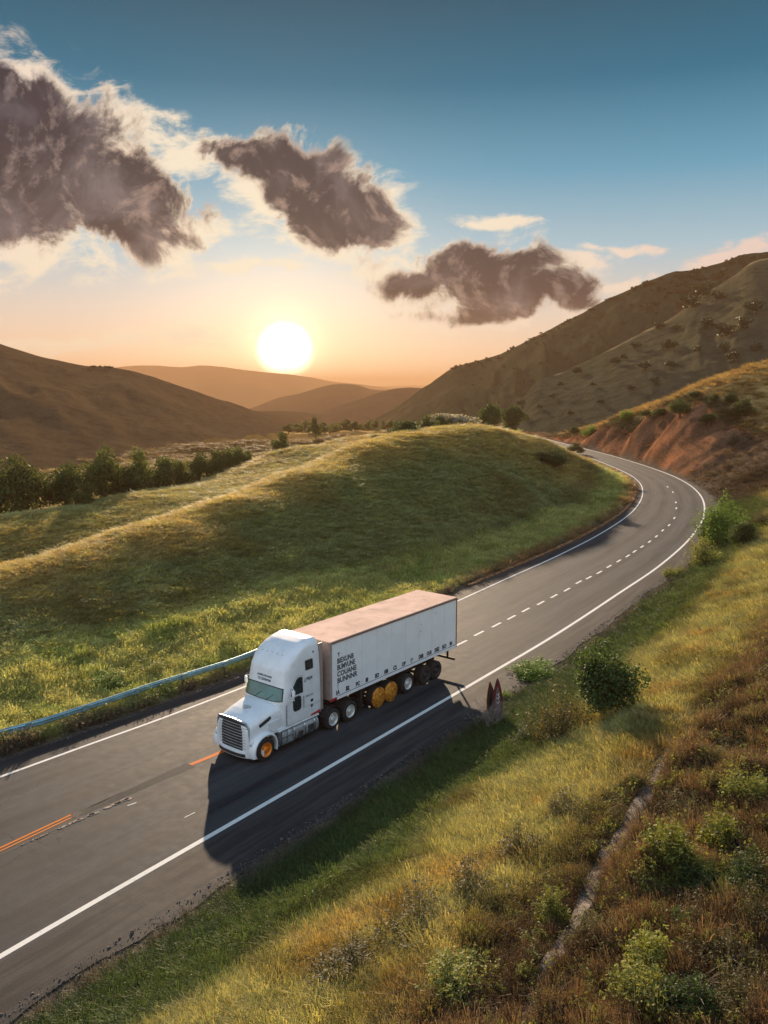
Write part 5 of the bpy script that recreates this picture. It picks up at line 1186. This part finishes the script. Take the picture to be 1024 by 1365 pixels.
sz = rng.lognormal(-4.25, .5, len(k)); sc3 = sz[:, None, None] * rng.uniform(.6, 1.2, (len(k), 1, 3)); VV = iv[None] * sc3 * (1 + .15 * rng.normal(size=(len(k), len(iv), 1))) + np.stack([pp[:, 0], pp[:, 1], zz_], 1)[:, None]
FF = iF[None] + (np.arange(len(k)) * len(iv))[:, None, None]; tag(mesh('gravel', VV.reshape(-1, 3), FF.reshape(-1, 3), m_grv), kind='stuff')

# ------------------------------------------------------------------ guard rail
m_rail = simple('blue_grey_galvanised_steel', (.20, .36, .42), .42, metal=.55, var=.18, scale=2, dirt=((.14, .08, .05), 3, .4)); m_post = simple('weathered_post', (.12, .085, .06), .85, var=.3, scale=8)
rp = [(-60, 992), (0, 975), (50, 962), (100, 946), (150, 930), (200, 913), (240, 901), (280, 889), (320, 876), (360, 860), (400, 846), (430, 838)]
def atz(u, v, z): d = ray(u, v); q = (z - CAMH) / d[2]; return d * q + np.array([0, 0, CAMH])
rw = catmull([atz(u, v, .60) for u, v in rp], 8)[:, :2]; gr = root('guard_rail', (float(rw[0][0]), float(rw[0][1]), 0), label='blue grey steel guard rail along the far left road edge', cat='guard rail')
gl = gr.location; wp = [(0, .46), (.05, .49), (.075, .54), (.0, .59), (-.02, .61), (.0, .63), (.075, .68), (.05, .73), (0, .76), (-.02, .76), (-.02, .46)]
tg = np.gradient(rw, axis=0); tg /= np.linalg.norm(tg, axis=1)[:, None]; nn_ = np.stack([tg[:, 1], -tg[:, 0]], 1)
zb = np.maximum(terrain(rw[:, 0], rw[:, 1]), 0) ; zb = np.convolve(np.pad(zb, 6, mode='edge'), np.ones(13) / 13, 'valid') * .5
v = [(rw[i, 0] + nn_[i, 0] * a - gl.x, rw[i, 1] + nn_[i, 1] * a - gl.y, z + zb[i] - .08) for i in range(len(rw)) for a, z in wp]; m_ = len(wp)
f = [(i * m_ + k, i * m_ + (k + 1) % m_, (i + 1) * m_ + (k + 1) % m_, (i + 1) * m_ + k) for i in range(len(rw) - 1) for k in range(m_)] + [tuple(range(m_)), tuple((len(rw) - 1) * m_ + k for k in range(m_))]
MB().add(v, f).build('beam', m_rail, gr, smooth=True)
acc = 0; last = -9
for i in range(1, len(rw)):
    acc += np.linalg.norm(rw[i] - rw[i - 1])
    if acc - last > 2.6:
        last = acc; x, y = rw[i] - nn_[i] * .09; g0 = max(tz(x, y), 0) - .2; a_ = math.atan2(tg[i, 1], tg[i, 0])
        sp0 = MB().box(-.14, .14, -.004, .012, .47 + zb[i] - .08, .75 + zb[i] - .08, .003).build('splice_plate', m_rail, gr); sp0.location = (rw[i, 0] + nn_[i, 0] * .078 - gl.x, rw[i, 1] + nn_[i, 1] * .078 - gl.y, 0); sp0.rotation_euler = (0, 0, a_)
        po = MB().box(-.07, .07, -.07, .07, g0, .70 + zb[i] - .08, .01).build('post', m_post, gr); po.location = (x - gl.x, y - gl.y, 0); po.rotation_euler = (0, 0, a_)

# orange brown kerb strip beyond the trailer
m_kerb, t, b, o_ = newmat('rusty_kerb'); v_ = objv(t); n1 = nnoise(t, v_, 2.6, 6, .7); setc(t, b, 'Base Color', nramp(t, n1, [(.35, (.06, .035, .025)), (.5, (.26, .12, .05)), (.62, (.50, .22, .07)), (.75, (.45, .36, .26))])); b.inputs['Roughness'].default_value = .9; bump(t, b, n1, .8, .05)
ks = [k for k in K if 56 < rl[k, 1] < 128]; v = []; kp = [(-.02, 0), (.0, .10), (.10, .12), (.24, .09), (.32, -.02)]
for k in ks:
    for a, z in kp: q = road_pt(k, rl[k, 2] + SL[k] + a + .12 + .05 * math.sin(k * 1.7)); v.append((q[0], q[1], z + (.03 * math.sin(k * 2.3) if z > .05 else 0)))
m_ = len(kp); f = [(i * m_ + k, i * m_ + k + 1, (i + 1) * m_ + k + 1, (i + 1) * m_ + k) for i in range(len(ks) - 1) for k in range(m_ - 1)]
tag(MB().add(v, f).build('kerb', m_kerb), kind='structure')

# ------------------------------------------------------------------ pointed roadside marker panels
m_sr = simple('sign_red_border', (.17, .02, .03), .5, var=.25, scale=6); m_sp = simple('sign_pale_face', (.20, .14, .14), .6, var=.35, scale=9, dirt=((.10, .08, .07), 5, .8)); m_so = simple('sign_orange_edge', (.75, .36, .16), .5, var=.2)
sp_ = hit(663, 968); sg = root('roadside_sign', sp_, R(38), label='pointed oval red and pale marker panels standing in twigs by the road', cat='sign')
Ds = (sp_ - cam.location).length; SH = 60 * Ds / F; SWd = 17 * Ds / F
def lens(w, h, z0, k=1.0, n=20):
    L = []
    for i in range(n + 1): f = i / n; L.append((w * .5 * math.sin(math.pi * f ** .85) ** .8 * k, z0 + h * f))
    return L + [(-x, z) for x, z in L[-2:0:-1]]
for nm, yo, x0, sc_, rot in (('panel', 0, 0.0, 1.0, -.03), ('rear_panel', .16, -.13, .97, -.12)):
    o = MB().prism(lens(SWd, SH * sc_, .1), yo - .02, yo + .02).build(nm, m_sr if nm == 'panel' else m_dk, sg); o.location = (x0, 0, 0); o.rotation_euler = (0, rot, 0)
    MB().prism(lens(SWd * .60, SH * .80 * sc_, .1 + SH * .04), yo - .032, yo - .018).build('face', m_sp if nm == 'panel' else m_dk, o)
    b_ = MB(); b_.tube([(x, yo - .01, z) for x, z in lens(SWd * 1.02, SH * sc_ * 1.01, .1)[20:]], .022, 6); b_.tube([(x, yo - .01, z) for x, z in lens(SWd * 1.02, SH * sc_ * 1.01, .1)[:21]], .018, 6) if nm == 'panel' else None
    b_.build('edge_trim', m_so if nm == 'rear_panel' else m_dk, o, smooth=True)
    if nm == 'panel':
        b_ = MB()
        for z, w_ in ((.62, .10), (.70, .08), (.52, .09)): b_.tube([(-w_, -.036, SH * z + .05), (0, -.036, SH * z - .05), (w_, -.036, SH * z + .06)], .018, 5)
        b_.build('emblem', m_white, o)
MB().tube([(0, .06, -.4), (0, .06, SH * .6)], .035, 8).build('post', m_dk, sg)
tw = hit(654, 974); twr = root('dead_bush', tw, label='bare grey twiggy bush standing left of the pointed sign', cat='bush'); b_ = MB(); rr_ = random.Random(5)
def twig(b_, p, d, l, r, dep):
    q = p + d * l; b_.tube([p, p + d * l * .5 + Vector((rr_.gauss(0, 1), rr_.gauss(0, 1), 0)) * l * .06, q], [r, r * .8, r * .5], 4, False)
    if dep:
        for i in range(3): twig(b_, p + d * l * rr_.uniform(.4, 1), (d + Vector((rr_.gauss(0, .5), rr_.gauss(0, .5), rr_.gauss(.1, .3)))).normalized(), l * rr_.uniform(.5, .75), r * .55, dep - 1)
for i in range(22): twig(b_, Vector((rr_.gauss(0, .26), rr_.gauss(0, .2), -.05)), Vector((rr_.gauss(0, .35), rr_.gauss(0, .35), 1)).normalized(), rr_.uniform(.5, 1.0), .015, 3)
m_twig = simple('grey_twig', (.24, .20, .17), .9, var=.3); b_.build('branches', m_twig, twr)
